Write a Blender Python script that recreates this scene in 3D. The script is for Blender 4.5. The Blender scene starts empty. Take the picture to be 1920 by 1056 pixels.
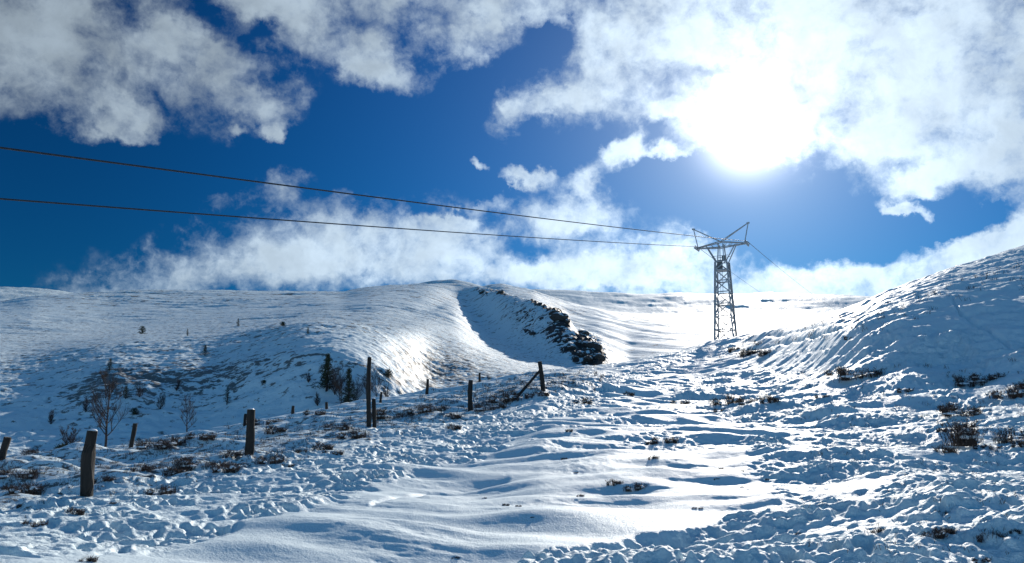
import bpy, math, random
import numpy as np
from math import radians as R, pi

# ------------------------------------------------------------------ camera
scene = bpy.context.scene
EYE = 1.65
PITCH = R(10.4)
F = 1500.0                       # focal length in photo pixels (1920 wide)
cam_data = bpy.data.cameras.new('camera')
cam_data.sensor_width = 36.0
cam_data.lens = 36.0 * F / 1920.0
cam_data.clip_start = 0.1
cam_data.clip_end = 20000
cam = bpy.data.objects.new('camera', cam_data)
scene.collection.objects.link(cam)
cam.location = (0, 0, EYE)
cam.rotation_euler = (pi / 2 + PITCH, 0, 0)
scene.camera = cam
scene.render.resolution_x = 1024
scene.render.resolution_y = 563


def ray(px, py):
    """direction through a photo pixel, +Y forward, +Z up"""
    u = (px - 960.0) / F
    v = (528.0 - py) / F
    return u, math.cos(PITCH) - v * math.sin(PITCH), math.sin(PITCH) + v * math.cos(PITCH)


def azt(px, py):
    x, y, z = ray(px, py)
    return math.atan2(x, y), z / math.hypot(x, y)


def azel(px, py):
    x, y, z = ray(px, py)
    return math.atan2(x, y), math.atan2(z, math.hypot(x, y))


def P(px, py, d):
    """point at horizontal distance d through a photo pixel"""
    a, t = azt(px, py)
    return (d * math.sin(a), d * math.cos(a), EYE + d * t)


# ------------------------------------------------------------------ light
SUN_AZ, SUN_EL = azel(1403, 243)
SUN_DIR = (math.sin(SUN_AZ) * math.cos(SUN_EL), math.cos(SUN_AZ) * math.cos(SUN_EL), math.sin(SUN_EL))
sun_data = bpy.data.lights.new('sun', 'SUN')
sun_data.energy = 3.9
sun_data.angle = R(0.6)
sun_data.color = (1.0, 0.925, 0.83)
sun = bpy.data.objects.new('sun', sun_data)
scene.collection.objects.link(sun)
from mathutils import Vector, Matrix
sun.rotation_euler = Vector(SUN_DIR).to_track_quat('Z', 'Y').to_euler()
sun.location = (40, 120, 60)

scene.view_settings.view_transform = 'Standard'
scene.view_settings.look = 'None'
scene.view_settings.exposure = 0.53
scene.view_settings.gamma = 1.0
scene.cycles.max_bounces = 6
scene.cycles.diffuse_bounces = 3

# ------------------------------------------------------------------ world sky with clouds
world = bpy.data.worlds.new('World')
scene.world = world
world.use_nodes = True
nt = world.node_tree
nt.nodes.clear()
N, L = nt.nodes, nt.links


class G:
    """tiny node helper bound to a tree"""
    def __init__(s, tree): s.t = tree

    def put(s, sock, v):
        if v is None: return
        if hasattr(v, 'is_output'): s.t.links.new(v, sock)
        else: sock.default_value = v

    def m(s, op, a, b=None, c=None, clamp=False):
        n = s.t.nodes.new('ShaderNodeMath'); n.operation = op; n.use_clamp = clamp
        for i, v in enumerate((a, b, c)): s.put(n.inputs[i], v)
        return n.outputs[0]

    def v(s, op, a, b=None):
        n = s.t.nodes.new('ShaderNodeVectorMath'); n.operation = op
        s.put(n.inputs[0], a); s.put(n.inputs[1], b)
        return n.outputs['Value'] if op in ('LENGTH', 'DOT_PRODUCT', 'DISTANCE') else n.outputs[0]

    def xyz(s, a, b, c=0.0):
        n = s.t.nodes.new('ShaderNodeCombineXYZ')
        for i, q in enumerate((a, b, c)): s.put(n.inputs[i], q)
        return n.outputs[0]

    def noise(s, vec, scale, detail=4, rough=0.5, dist=0.0, color=False, dim='3D'):
        n = s.t.nodes.new('ShaderNodeTexNoise'); n.noise_dimensions = dim
        s.put(n.inputs['Vector'], vec)
        n.inputs['Scale'].default_value = scale; n.inputs['Detail'].default_value = detail
        n.inputs['Roughness'].default_value = rough; n.inputs['Distortion'].default_value = dist
        return n.outputs['Color' if color else 'Fac']

    def rng(s, val, a, b, c=0.0, d=1.0, kind='SMOOTHSTEP'):
        n = s.t.nodes.new('ShaderNodeMapRange'); n.interpolation_type = kind; n.clamp = True
        s.put(n.inputs[0], val)
        for i, q in enumerate((a, b, c, d)): s.put(n.inputs[i + 1], q)
        return n.outputs[0]

    def mapping(s, vec, loc=(0, 0, 0), rot=(0, 0, 0), sc=(1, 1, 1), kind='POINT'):
        n = s.t.nodes.new('ShaderNodeMapping'); n.vector_type = kind
        s.put(n.inputs[0], vec)
        n.inputs['Location'].default_value = loc; n.inputs['Rotation'].default_value = rot
        n.inputs['Scale'].default_value = sc
        return n.outputs[0]

    def mix(s, fac, a, b, kind='MIX'):
        n = s.t.nodes.new('ShaderNodeMix'); n.data_type = 'RGBA'; n.blend_type = kind
        s.put(n.inputs['Factor'], fac)
        s.put(n.inputs['A'], a if hasattr(a, 'is_output') else tuple(a) + (1,))
        s.put(n.inputs['B'], b if hasattr(b, 'is_output') else tuple(b) + (1,))
        return n.outputs['Result']


g = G(nt)
tc = N.new('ShaderNodeTexCoord')
dirv = g.v('NORMALIZE', tc.outputs['Generated'])
sep = N.new('ShaderNodeSeparateXYZ'); L.new(dirv, sep.inputs[0])
az = g.m('ARCTAN2', sep.outputs[0], sep.outputs[1])
el = g.m('ARCSINE', sep.outputs[2])
uv = g.xyz(az, el)
# warped coordinates for ragged cloud edges
w1 = g.noise(dirv, 9.0, 5, 0.55, color=True)
w1 = g.v('SUBTRACT', w1, (0.5, 0.5, 0.5))
w2 = g.noise(dirv, 34.0, 5, 0.6, color=True)
w2 = g.v('SUBTRACT', w2, (0.5, 0.5, 0.5))


def vscale(vec, k):
    n = N.new('ShaderNodeVectorMath'); n.operation = 'SCALE'
    L.new(vec, n.inputs[0]); n.inputs['Scale'].default_value = k
    return n.outputs[0]


uvw = g.v('ADD', g.v('ADD', uv, vscale(w1, 0.05)), vscale(w2, 0.045))
# (photo x, photo y, half width, half height, counter-clockwise tilt, weight)
BLOBS = [
    (90, 120, 230, 110, -20, .85), (390, 140, 240, 90, -16, .95), (330, 60, 200, 50, -10, .9), (140, 20, 120, 30, 0, .7), (470, 180, 110, 26, -24, .6), (225, 225, 90, 50, 0, .75), (60, 60, 160, 60, 0, .6), (220, 240, 60, 24, 0, .6),
    (600, 65, 260, 60, -18, .95), (700, 105, 70, 60, -30, .75), (620, -10, 420, 55, 0, 1.1), (240, 35, 60, 28, 0, -.8),
    (505, 42, 45, 28, 0, -.6), (870, 80, 110, 55, 5, 1.0), (960, 20, 200, 35, 0, .7), (1080, 178, 190, 62, 8, 1.15),
    (985, 215, 90, 40, 20, .7), (1110, 90, 70, 50, 0, .6), (1220, 45, 190, 70, 0, 1.0), (1530, 90, 430, 170, 0, 1.5),
    (1760, 180, 300, 170, -12, 1.5), (1900, 250, 110, 90, 0, 1.0), (1800, 400, 170, 60, -8, -1.3), (1720, 300, 70, 30, 0, -.5), (1420, 215, 190, 105, 0, 1.5), (1245, 208, 70, 26, 5, .8),
    (1170, 290, 62, 32, 18, 1.1), (995, 325, 75, 24, -8, 1.15), (1105, 335, 34, 34, 0, .8), (1070, 398, 140, 62, 4, 1.3),
    (1250, 278, 45, 14, 0, .7), (515, 247, 26, 24, 0, 1.0), (895, 303, 28, 12, 0, .7), (445, 243, 22, 12, 0, .5),
    (700, 470, 230, 95, 6, 1.35), (430, 510, 300, 62, 10, .95), (500, 420, 330, 70, 12, .35), (520, 345, 170, 30, 22, .4),
    (870, 480, 170, 70, 0, .8), (840, 426, 75, 18, 4, .8), (1010, 520, 240, 36, 0, .8), (1200, 500, 300, 62, 0, 1.3),
    (1290, 445, 110, 55, 0, .5), (370, 310, 60, 22, 0, .35), (930, 385, 60, 22, 20, .4), (1000, 470, 60, 22, 0, -.35),
    (1550, 545, 240, 34, 4, 1.1), (1720, 500, 240, 55, 14, 1.35), (1900, 445, 170, 72, 27, 1.5), (1430, 530, 200, 36, 3, 1.0),
    (1720, 345, 95, 44, 18, 1.45), (1705, 392, 70, 16, -12, 1.5), (1800, 365, 110, 20, -12, .6), (1620, 300, 38, 26, 0, .6),
    (1640, 260, 110, 45, 0, .6), (2200, 130, 350, 230, 0, 1.3), (2250, 470, 400, 100, 0, 1.3), (-250, 60, 260, 130, 0, .9),
    (1300, -180, 800, 200, 0, 1.2), (1820, 320, 60, 22, 0, -.5), (1030, 60, 50, 32, 0, -.6), (1350, 140, 70, 18, 0, -.7), (1290, 330, 150, 60, 0, -.9), (700, 270, 230, 90, 0, -.9), (110, 340, 250, 80, 0, -.9), (1480, 430, 220, 60, -5, -.9),
    (1720, 440, 150, 28, 14, -.6), (860, 200, 60, 90, 0, -.5), (330, 300, 120, 40, 0, -.5),
]
tot = None
for (bx, by, rx, ry, rot, w) in BLOBS:
    a, e = azel(bx, by)
    if 0 < w and rx < 80: w *= 1.6
    mp = g.mapping(uvw, (a, e, 0), (0, 0, R(rot)), (rx * 1.25 / F, ry * 1.25 / F, 1), 'TEXTURE')
    q = g.rng(g.v('LENGTH', mp), 0.0, 1.0, w, 0.0)
    tot = q if tot is None else g.m('ADD', tot, q)
behind = g.rng(g.m('ABSOLUTE', az), 0.80, 1.3)
over = g.rng(el, 0.62, 0.85)
around = g.m('MAXIMUM', behind, over)
tot = g.m('ADD', tot, g.m('MULTIPLY', around, g.rng(g.noise(dirv, 2.3, 3, 0.5), 0.50, 0.72)))
tot = g.m('MINIMUM', tot, 1.25)
fb = g.noise(g.v('ADD', dirv, vscale(w1, 0.08)), 13.0, 9, 0.62)
fb = g.m('SUBTRACT', fb, 0.5)
fine = g.m('SUBTRACT', g.noise(g.v('ADD', dirv, vscale(w2, 0.03)), 42.0, 6, 0.6), 0.5)
dens = g.m('ADD', tot, g.m('MULTIPLY', fb, 2.2))
dens = g.m('ADD', dens, g.m('MULTIPLY', fine, 1.5))
sm = g.mapping(uvw, rot=(0, 0, R(24)), sc=(9.0, 26.0, 1.0))
dens = g.m('ADD', dens, g.m('MULTIPLY', g.m('SUBTRACT', g.noise(sm, 1.0, 5, 0.6), 0.5), 1.3))
cover = g.rng(dens, 0.0, 1.5)
gate = g.rng(tot, 0.02, 0.22)
cover = g.m('MULTIPLY', cover, gate)
# angle to the sun
ca = g.v('DOT_PRODUCT', dirv, SUN_DIR)
ang = g.m('ARCCOSINE', g.m('MINIMUM', ca, 0.99999))
fall = g.m('EXPONENT', g.m('MULTIPLY', ang, -1 / 0.40))
core = g.m('EXPONENT', g.m('MULTIPLY', g.m('POWER', g.m('DIVIDE', ang, 0.040), 2.0), -1.0))
aure = g.m('EXPONENT', g.m('MULTIPLY', ang, -1 / 0.10))
# clear sky
sky = N.new('ShaderNodeTexSky'); sky.sky_type = 'NISHITA'; sky.sun_disc = False
sky.sun_elevation = SUN_EL; sky.sun_rotation = SUN_AZ
sky.altitude = 1200; sky.air_density = 1.0; sky.dust_density = 0.2; sky.ozone_density = 2.5
hs = N.new('ShaderNodeHueSaturation'); hs.inputs['Saturation'].default_value = 1.25
L.new(sky.outputs[0], hs.inputs['Color'])
skyc = vscale(hs.outputs[0], 0.10)
skyc = g.mix(1.0, skyc, (0.02, 0.225, 0.37), 'MULTIPLY')
side = g.rng(ang, 0.15, 0.85, 1.25, 0.60)
side = g.m('MULTIPLY', side, g.m('ADD', 1.0, g.m('MULTIPLY', around, 2.2)))
skyc = g.mix(1.0, skyc, g.xyz(side, side, side), 'MULTIPLY')
skyc = g.mix(around, skyc, g.mix(1.0, skyc, (3.2, 1.45, 0.98), 'MULTIPLY'))
# ragged thickness gives the clouds their own relief
thick = g.noise(g.v('ADD', dirv, vscale(w1, 0.05)), 16.0, 8, 0.6)
relief = g.rng(thick, 0.3, 0.72, 0.80, 1.10)
lum = g.m('ADD', 0.23, g.m('MULTIPLY', fall, 0.72))
lowb = g.rng(el, 0.17, 0.38, 0.22, 0.0)
lum = g.m('MULTIPLY', g.m('ADD', g.m('ADD', lum, lowb), g.m('MULTIPLY', around, 0.05)), relief)
cloudc = g.mix(1.0, g.xyz(lum, lum, lum), (0.78, 0.96, 1.12), 'MULTIPLY')
opac = g.m('MULTIPLY', cover, 0.88)
col = g.mix(opac, skyc, cloudc)
glow = g.m('ADD', g.m('MULTIPLY', aure, 0.45), g.m('MULTIPLY', core, 1.7))
gl = g.mix(1.0, g.xyz(glow, glow, glow), (1.0, 0.98, 0.95), 'MULTIPLY')
col = g.v('ADD', col, gl)
bg = N.new('ShaderNodeBackground'); L.new(col, bg.inputs['Color']); bg.inputs['Strength'].default_value = 1.0
wo = N.new('ShaderNodeOutputWorld'); L.new(bg.outputs[0], wo.inputs['Surface'])
world.cycles.sampling_method = 'MANUAL'
world.cycles.sample_map_resolution = 512

# ------------------------------------------------------------------ numpy noise
rs = np.random.RandomState(7)
PERM = rs.permutation(4096)
GA = rs.rand(4096) * 2 * pi
GX, GY = np.cos(GA), np.sin(GA)
RND = rs.rand(4096, 5)


def hsh(ix, iy, seed):
    return PERM[(PERM[(ix + seed * 131) & 4095] + iy * 17 + seed * 7) & 4095]


def perlin(x, y, seed=0):
    xi = np.floor(x).astype(np.int64); yi = np.floor(y).astype(np.int64)
    xf = x - xi; yf = y - yi
    u = xf * xf * xf * (xf * (xf * 6 - 15) + 10); v = yf * yf * yf * (yf * (yf * 6 - 15) + 10)

    def gr(dx, dy):
        h = hsh(xi + dx, yi + dy, seed)
        return GX[h] * (xf - dx) + GY[h] * (yf - dy)
    a = gr(0, 0); b = gr(1, 0); c = gr(0, 1); d = gr(1, 1)
    return (a + u * (b - a)) * (1 - v) + (c + u * (d - c)) * v


def fbm(x, y, octs=4, rough=0.5, seed=0):
    s = 0; amp = 1.0; f = 1.0
    for o in range(octs):
        s = s + amp * perlin(x * f + o * 17.3, y * f - o * 9.1, seed + o)
        amp *= rough; f *= 2.03
    return s


def pits(x, y, cell, seed, length=0.17, width=0.075, keep=0.85):
    """footprint shaped pits with a pushed-up rim: returns about -1 in a pit, + on its rim"""
    cx = np.floor(x / cell).astype(np.int64); cy = np.floor(y / cell).astype(np.int64)
    pit = np.zeros_like(x); rim = np.zeros_like(x)
    for dx in (-1, 0, 1):
        for dy in (-1, 0, 1):
            h = hsh(cx + dx, cy + dy, seed)
            r = RND[h]
            px = (cx + dx + r[..., 0]) * cell; py = (cy + dy + r[..., 1]) * cell
            th = r[..., 2] * 2 * pi
            ux = x - px; uy = y - py
            c, s = np.cos(th), np.sin(th)
            sc = 0.7 + 0.7 * r[..., 4]
            e = np.sqrt(((ux * c + uy * s) / (length * sc)) ** 2 + ((-ux * s + uy * c) / (width * sc)) ** 2)
            on = r[..., 3] < keep
            p = np.where(on, np.clip((1.15 - e) / 0.55, 0, 1), 0)
            p = p * p * (3 - 2 * p)
            q = np.where(on, np.exp(-((e - 1.45) / 0.35) ** 2), 0)
            pit = np.maximum(pit, p * (0.6 + 0.4 * r[..., 0])); rim = np.maximum(rim, q)
    return -pit + 0.35 * rim * (1 - pit)


def ss(x, a, b):
    q = np.clip((x - a) / (b - a), 0, 1)
    return q * q * (3 - 2 * q)


# ------------------------------------------------------------------ terrain: lines of control points (photo x, photo y, distance)
LINES = [
    # 0 just before the feet
    [(-900, 0, 2.6), (2900, 0, 2.6)],
    # 1 frame bottom
    [(-900, 1105, 8.0), (0, 1085, 8.0), (400, 1062, 8.4), (900, 1056, 8.6), (1400, 1056, 8.4), (1920, 1056, 8.0), (2900, 1050, 8.0)],
    # 2 foot of the near fence
    [(-900, 1000, 11.0), (-200, 1010, 11.3), (0, 972, 12.5), (165, 938, 14.0), (467, 864, 19.5), (690, 813, 24.0), (882, 768, 33.0),
     (1016, 733, 37.0), (1180, 745, 36.0), (1340, 790, 26.0), (1560, 830, 19.5), (1750, 858, 17.0), (1920, 868, 16.2), (2900, 880, 16.0)],
    # 3 on the bank behind the fence
    [(-900, 930, 22.0), (0, 893, 23.0), (200, 868, 26.0), (467, 825, 31.0), (690, 776, 38.0), (882, 738, 46.0),
     (1016, 712, 50.0), (1180, 702, 60.0), (1340, 712, 54.0), (1450, 716, 44.0), (1530, 720, 36.0), (1600, 718, 32.5), (1700, 726, 30.0), (1800, 712, 32.0), (1920, 728, 29.5), (2900, 720, 31.0)],
    # 4 near skyline
    [(-900, 900, 44.0), (0, 866, 45.0), (200, 840, 50.0), (400, 812, 55.0), (600, 772, 60.0), (800, 739, 66.0), (900, 727, 72.0), (1000, 704, 80.0),
     (1100, 692, 88.0), (1180, 682, 96.0), (1260, 664, 110.0), (1340, 641, 128.0), (1400, 630, 108.0), (1450, 619, 86.0), (1500, 614, 66.0), (1560, 609, 48.0), (1620, 606, 40.5), (1700, 604, 38.4), (1920, 602, 38.0), (2900, 600, 38.0)],
    # 5 behind it (right: steep upper hillside)
    [(-900, 925, 60.0), (0, 890, 62.0), (200, 864, 68.0), (400, 834, 76.0), (600, 792, 84.0), (800, 758, 92.0), (900, 744, 98.0),
     (1000, 722, 108.0), (1180, 702, 130.0), (1340, 660, 165.0), (1450, 616, 125.0), (1500, 608, 92.0), (1560, 594, 66.0), (1650, 570, 47.0), (1750, 557, 43.4),
     (1920, 546, 43.2), (2900, 500, 46.0)],
    # 6 hidden valley floor (right: the hill's skyline)
    [(-900, 880, 120.0), (0, 868, 122.0), (200, 850, 126.0), (400, 828, 128.0), (600, 790, 128.0), (700, 772, 130.0), (800, 754, 138.0), (900, 742, 150.0),
     (1000, 726, 165.0), (1180, 712, 210.0), (1340, 668, 250.0), (1450, 622, 200.0), (1525, 602, 120.0), (1560, 589, 85.0), (1650, 554, 74.0), (1750, 519, 78.0),
     (1830, 492, 84.0), (1920, 462, 90.0), (2200, 420, 90.0), (2900, 400, 90.0)],
    # 7 break of slope and gully edge
    [(-900, 745, 150.0), (0, 750, 175.0), (90, 728, 178.0), (200, 700, 174.0), (400, 690, 172.0), (500, 668, 164.0), (560, 655, 157.0), (650, 659, 152.0),
     (700, 678, 151.0), (760, 712, 154.0), (800, 735, 164.0), (850, 729, 172.0), (950, 714, 192.0), (1040, 702, 222.0), (1180, 705, 290.0),
     (1340, 690, 330.0), (1560, 640, 330.0), (1750, 580, 320.0), (1920, 540, 300.0), (2900, 520, 300.0)],
    # 8 mid hillside / foot of the shaded corrie face
    [(-900, 650, 300.0), (0, 628, 370.0), (200, 622, 395.0), (400, 610, 390.0), (600, 600, 340.0), (700, 607, 330.0), (760, 602, 400.0), (800, 592, 480.0), (830, 574, 600.0),
     (850, 556, 740.0), (875, 585, 650.0), (900, 622, 540.0), (960, 660, 430.0), (1000, 676, 395.0), (1040, 688, 370.0), (1100, 695, 350.0), (1180, 720, 350.0),
     (1340, 720, 400.0), (1560, 690, 400.0), (1920, 620, 400.0), (2900, 600, 400.0)],
    # 9 hill skyline and crest of the crag
    [(-900, 575, 640.0), (0, 562, 830.0), (60, 549, 880.0), (130, 544, 920.0), (240, 540, 960.0), (420, 540, 1000.0), (640, 541, 960.0), (690, 534, 940.0), (740, 530, 930.0),
     (800, 531, 920.0), (850, 534, 980.0), (870, 536, 930.0), (900, 540, 840.0), (950, 552, 690.0), (1000, 568, 570.0), (1040, 582, 520.0), (1066, 598, 490.0),
     (1082, 625, 460.0), (1110, 640, 440.0), (1125, 662, 420.0), (1136, 684, 410.0), (1180, 706, 410.0), (1340, 715, 450.0), (1560, 700, 460.0), (1920, 650, 460.0), (2900, 650, 460.0)],
    # 10 hidden behind it
    [(-900, 600, 1250.0), (0, 600, 1250.0), (400, 580, 1250.0), (740, 560, 1150.0), (850, 556, 1100.0), (900, 556, 930.0), (950, 570, 780.0), (1000, 590, 680.0), (1066, 625, 580.0),
     (1125, 684, 500.0), (1180, 712, 480.0), (1340, 705, 520.0), (1560, 690, 540.0), (1920, 680, 540.0), (2900, 680, 540.0)],
    # 11 lit slope behind the crag, lower part
    [(-900, 610, 1500.0), (0, 605, 1500.0), (740, 560, 1300.0), (850, 552, 1200.0), (900, 556, 1050.0), (950, 562, 900.0), (1000, 578, 800.0), (1100, 655, 620.0), (1180, 690, 580.0),
     (1340, 660, 620.0), (1450, 655, 650.0), (1560, 650, 650.0), (1920, 660, 650.0), (2900, 660, 650.0)],
    # 12 its top edge
    [(-900, 600, 1900.0), (0, 590, 1900.0), (740, 545, 1500.0), (790, 532, 1400.0), (820, 527, 1400.0), (850, 525, 1400.0), (885, 532, 1400.0), (905, 538, 1350.0), (920, 534, 1300.0), (940, 531, 1300.0), (965, 536, 1300.0), (1000, 542, 1300.0), (1100, 572, 1150.0),
     (1200, 591, 1050.0), (1340, 608, 980.0), (1450, 622, 950.0), (1560, 640, 950.0), (1920, 650, 950.0), (2900, 650, 950.0)],
    # 13 hidden
    [(-900, 620, 2300.0), (0, 610, 2300.0), (900, 580, 1900.0), (1100, 600, 1600.0), (1200, 612, 1500.0), (1340, 630, 1400.0), (1560, 645, 1400.0), (2900, 650, 1400.0)],
    # 14 far hill, lower slope
    [(-900, 590, 2900.0), (0, 580, 2900.0), (900, 575, 3000.0), (1100, 576, 3350.0), (1200, 588, 3290.0), (1340, 592, 3270.0), (1450, 590, 3270.0), (1560, 591, 3270.0), (1750, 594, 3270.0), (2900, 600, 3300.0)],
    # 15 far skyline
    [(-900, 530, 4200.0), (-100, 536, 4200.0), (0, 539, 4200.0), (60, 541, 4200.0), (110, 546, 4200.0), (200, 560, 4200.0), (500, 565, 4200.0), (900, 556, 4200.0), (1000, 543, 4200.0), (1100, 546, 4200.0), (1200, 551, 4200.0), (1270, 549, 4200.0),
     (1340, 552, 4200.0), (1450, 549, 4200.0), (1560, 552, 4200.0), (1650, 556, 4200.0), (1750, 560, 4200.0), (2900, 560, 4200.0)],
    # 16 beyond
    [(-900, 640, 5600.0), (2900, 640, 5600.0)],
]
NL = len(LINES)
fine_az = np.arange(R(-37.0), R(37.0), R(0.062))
left_az = np.arange(-pi, R(-37.0) - 1e-6, R(2.5)); right_az = np.arange(R(37.0) + R(2.0), pi - R(1.0), R(2.5))
AZ = np.concatenate([left_az, fine_az, right_az])
NA = len(AZ)
KD = np.zeros((NL, NA)); KT = np.zeros((NL, NA))

for k, ln in enumerate(LINES):
    aa, tt, dd = [], [], []
    for (px, py, d) in ln:
        if k == 9: py += np.interp(px, [0, 80, 200, 600, 680, 740, 800, 870], [6, 12, 13, 10, 10, 9, 4, 0])
        if k == 15: py += np.interp(px, [0, 200, 900, 1100], [9, 9, 5, 5])
        if k == 12: py += np.interp(px, [700, 900, 1000, 1100], [0, 0, 8, 4])
        if k == 0: a, t = azt(px, 900)[0], -EYE / d
        else: a, t = azt(px, py)
        aa.append(a); tt.append(t); dd.append(math.log(d))
    kn = {3: 45, 5: 41, 7: 71, 8: 61, 9: 23, 4: 25}.get(k, 19)
    ker = np.hanning(kn); ker /= ker.sum(); hw = kn // 2
    T = np.interp(AZ, aa, tt); D = np.interp(AZ, aa, dd)
    T = np.convolve(np.pad(T, hw, 'edge'), ker, 'valid'); D = np.convolve(np.pad(D, hw, 'edge'), ker, 'valid')
    KD[k] = np.exp(D); KT[k] = T
# towards the back the land levels to an even rise
wb = ss(np.abs(AZ), R(45), R(100))
for k in range(NL):
    tb = -EYE / KD[k] + 0.10 * (KD[k] / (KD[k] + 500))
    KT[k] = KT[k] * (1 - wb) + tb * wb
KD[1:] = np.maximum(KD[1:], KD[:-1] * 1.04)
KZ = KT * KD

rad = [0.01, 0.5, 1.0, 1.7, 2.4, 3.1, 3.8, 4.4, 4.9]
r = 5.2
while r < 5600:
    rad.append(r)
    st = 0.0030 if r < 24 else 0.0040 if r < 150 else 0.0050 if r < 1400 else 0.008
    r *= 1 + st
RAD = np.array(rad); NR = len(RAD)


def pchip_cols(KX, KY, X):
    out = np.zeros((len(X), KX.shape[1]))
    h = np.diff(KX, axis=0); dl = np.diff(KY, axis=0) / h
    m = np.zeros_like(KY)
    w1_ = 2 * h[1:] + h[:-1]; w2_ = h[1:] + 2 * h[:-1]
    same = dl[1:] * dl[:-1] > 0
    with np.errstate(divide='ignore', invalid='ignore'):
        hm = (w1_ + w2_) / (w1_ / dl[:-1] + w2_ / dl[1:])
    m[1:-1] = np.where(same, hm, 0)
    m[0] = dl[0]; m[-1] = dl[-1]
    for j in range(KX.shape[1]):
        kx = KX[:, j]
        i = np.clip(np.searchsorted(kx, X) - 1, 0, len(kx) - 2)
        s = np.clip((X - kx[i]) / h[i, j], -0.5, 1.5)
        y0, y1 = KY[i, j], KY[i + 1, j]; m0, m1 = m[i, j] * h[i, j], m[i + 1, j] * h[i, j]
        s2, s3 = s * s, s * s * s
        out[:, j] = (2 * s3 - 3 * s2 + 1) * y0 + (s3 - 2 * s2 + s) * m0 + (-2 * s3 + 3 * s2) * y1 + (s3 - s2) * m1
    return out


Z = pchip_cols(KD, KZ, RAD)
Z[RAD < 2.6, :] = -EYE
RR, AA = np.meshgrid(RAD, AZ, indexing='ij')
X = RR * np.sin(AA); Y = RR * np.cos(AA)
# photo position of every base point (places the worn tracks, banks and crags)
TT = Z / RR
cy_ = np.cos(AA) * math.cos(PITCH) + TT * math.sin(PITCH)
PX = 960 + F * np.sin(AA) / np.where(cy_ > 0.05, cy_, 0.05)
PY = 528 - F * (-np.cos(AA) * math.sin(PITCH) + TT * math.cos(PITCH)) / np.where(cy_ > 0.05, cy_, 0.05)


def band(pts):
    """soft mask around a track drawn as (x, y, half width)"""
    xs = [p[0] for p in pts]; ys = np.interp(PX, xs, [p[1] for p in pts]); w = np.interp(PX, xs, [p[2] for p in pts])
    return 1 - ss(np.abs(PY - ys) / w, 0.75, 1.15)


nearrow = RAD < 330
nr = nearrow.sum()
x, y, rr = X[:nr], Y[:nr], RR[:nr]
px_, py_ = PX[:nr], PY[:nr]
PXs, PYs = PX, PY
PX, PY = px_, py_
wob = fbm(x / 2.2, y / 2.2, 3, 0.5, 3)
PXo, PYo = PX, PY
PX = PX + wob * 60; PY = PY + wob * 16
track = band([(-400, 1100, 90), (0, 1010, 62), (250, 968, 62), (450, 920, 60), (650, 880, 46), (850, 826, 40), (1000, 780, 34), (1120, 738, 26), (1190, 702, 15), (1260, 672, 9), (1300, 660, 4)])
track = track * (rr > 6)
edge = np.interp(PY, [600, 640, 680, 720, 760, 800, 840, 880, 930, 980, 1020, 1056, 1200], [1500, 1480, 1430, 1260, 1255, 1370, 1380, 1400, 1430, 1330, 1120, 960, 700])
worn = ss(PX - edge, -10, 50) * ss(PY, 585, 640)
ground_in = 1.0 - ss(rr, 130, 200)
worn = worn * ground_in
# untouched patches inside the worn area
patch = ss(fbm(x / 3.0 + 40, y / 2.2, 3, 0.5, 11), -0.05, 0.22)
worn = worn * (1 - 0.75 * patch)
track = track * (1 - 0.55 * ss(fbm(x / 1.7 + 9, y / 1.2, 3, 0.5, 12), 0.0, 0.35))
mild = 0.5 * ss(fbm(x / 2.4 + 60, y / 1.8, 3, 0.5, 13), 0.02, 0.25) * ss(900 - PY, 0, 90) * ss(PX, 600, 900) * ground_in
tramp = np.clip(track + np.maximum(worn, mild), 0, 1)
bank = (1 - ss(np.abs(PY - np.interp(PX, [-300, 0, 467, 690, 882, 1016, 1180], [1000, 905, 845, 795, 750, 722, 705])) / np.interp(PX, [0, 467, 1016, 1180], [70, 45, 22, 10]), 0.6, 1.2)) * ss(1150 - PX, 0, 80)
hum = np.clip(bank + 0.35 * ss(PX - 1500, 0, 300), 0, 1) * ground_in
PX, PY = PXs, PYs

calm = 1 - tramp
# wind drifts: long across the view, steeper on their lee side
wx = x + 0.9 * perlin(x / 5.0, y / 5.0, 5); wy = y + 1.1 * perlin(x / 4.3, y / 4.3, 6)
dr = perlin(wx / 3.1 + 0.12 * wy, wy / 1.25, 21) + 0.55 * perlin(wx / 1.5, wy / 0.62 + 0.1 * wx, 22)
dr2 = perlin(wx / 6.5, wy / 3.0, 23)
dsc = np.clip(rr / 12, 0.65, 2.2)
steep = ss(rr, 30, 36) * ss(PXs[:nr], 1450, 1600) * (1 - ss(rr, 60, 90))
lee = ss(PXs[:nr], 1420, 1600) * ground_in
h = 0.17 * dr * (0.25 + 0.75 * calm) * (1 - 0.8 * steep) * (1 - 0.4 * lee) * dsc ** 0.6 + 0.20 * dr2 * dsc ** 0.8 * (0.5 + 0.5 * calm)
crestR = ss(rr, 33, 42) * ss(PXs[:nr], 1400, 1550)
h = h * (1 - 0.8 * crestR)
h = h + (1 - 0.7 * crestR) * 0.25 * perlin(x / 13, y / 9, 24) * np.clip(rr / 25, 0.3, 1.6)
m1 = nr
small = fbm(x / 0.55, y / 0.42, 4, 0.55, 30)
h = h + calm * ground_in * 0.075 * perlin(x / 1.9 + 11, y / 0.95, 26) * dsc ** 0.7
h = h + 0.022 * small * (0.25 + tramp + 0.8 * hum)
crust = fbm(wx / 0.9 + 0.3 * wy, wy / 0.28, 4, 0.6, 31)
h = h + calm * 0.016 * crust * (0.3 + 1.2 * ss(perlin(x / 2.5, y / 1.6, 32), -0.1, 0.35))
h = h + hum * (0.16 * np.abs(perlin(x / 0.9, y / 0.8, 35)) + 0.16 * perlin(x / 1.8, y / 1.6, 36))
jx = 0.10 * perlin(x / 0.35, y / 0.35, 38); jy = 0.10 * perlin(x / 0.35 + 7, y / 0.35, 39)
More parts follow.
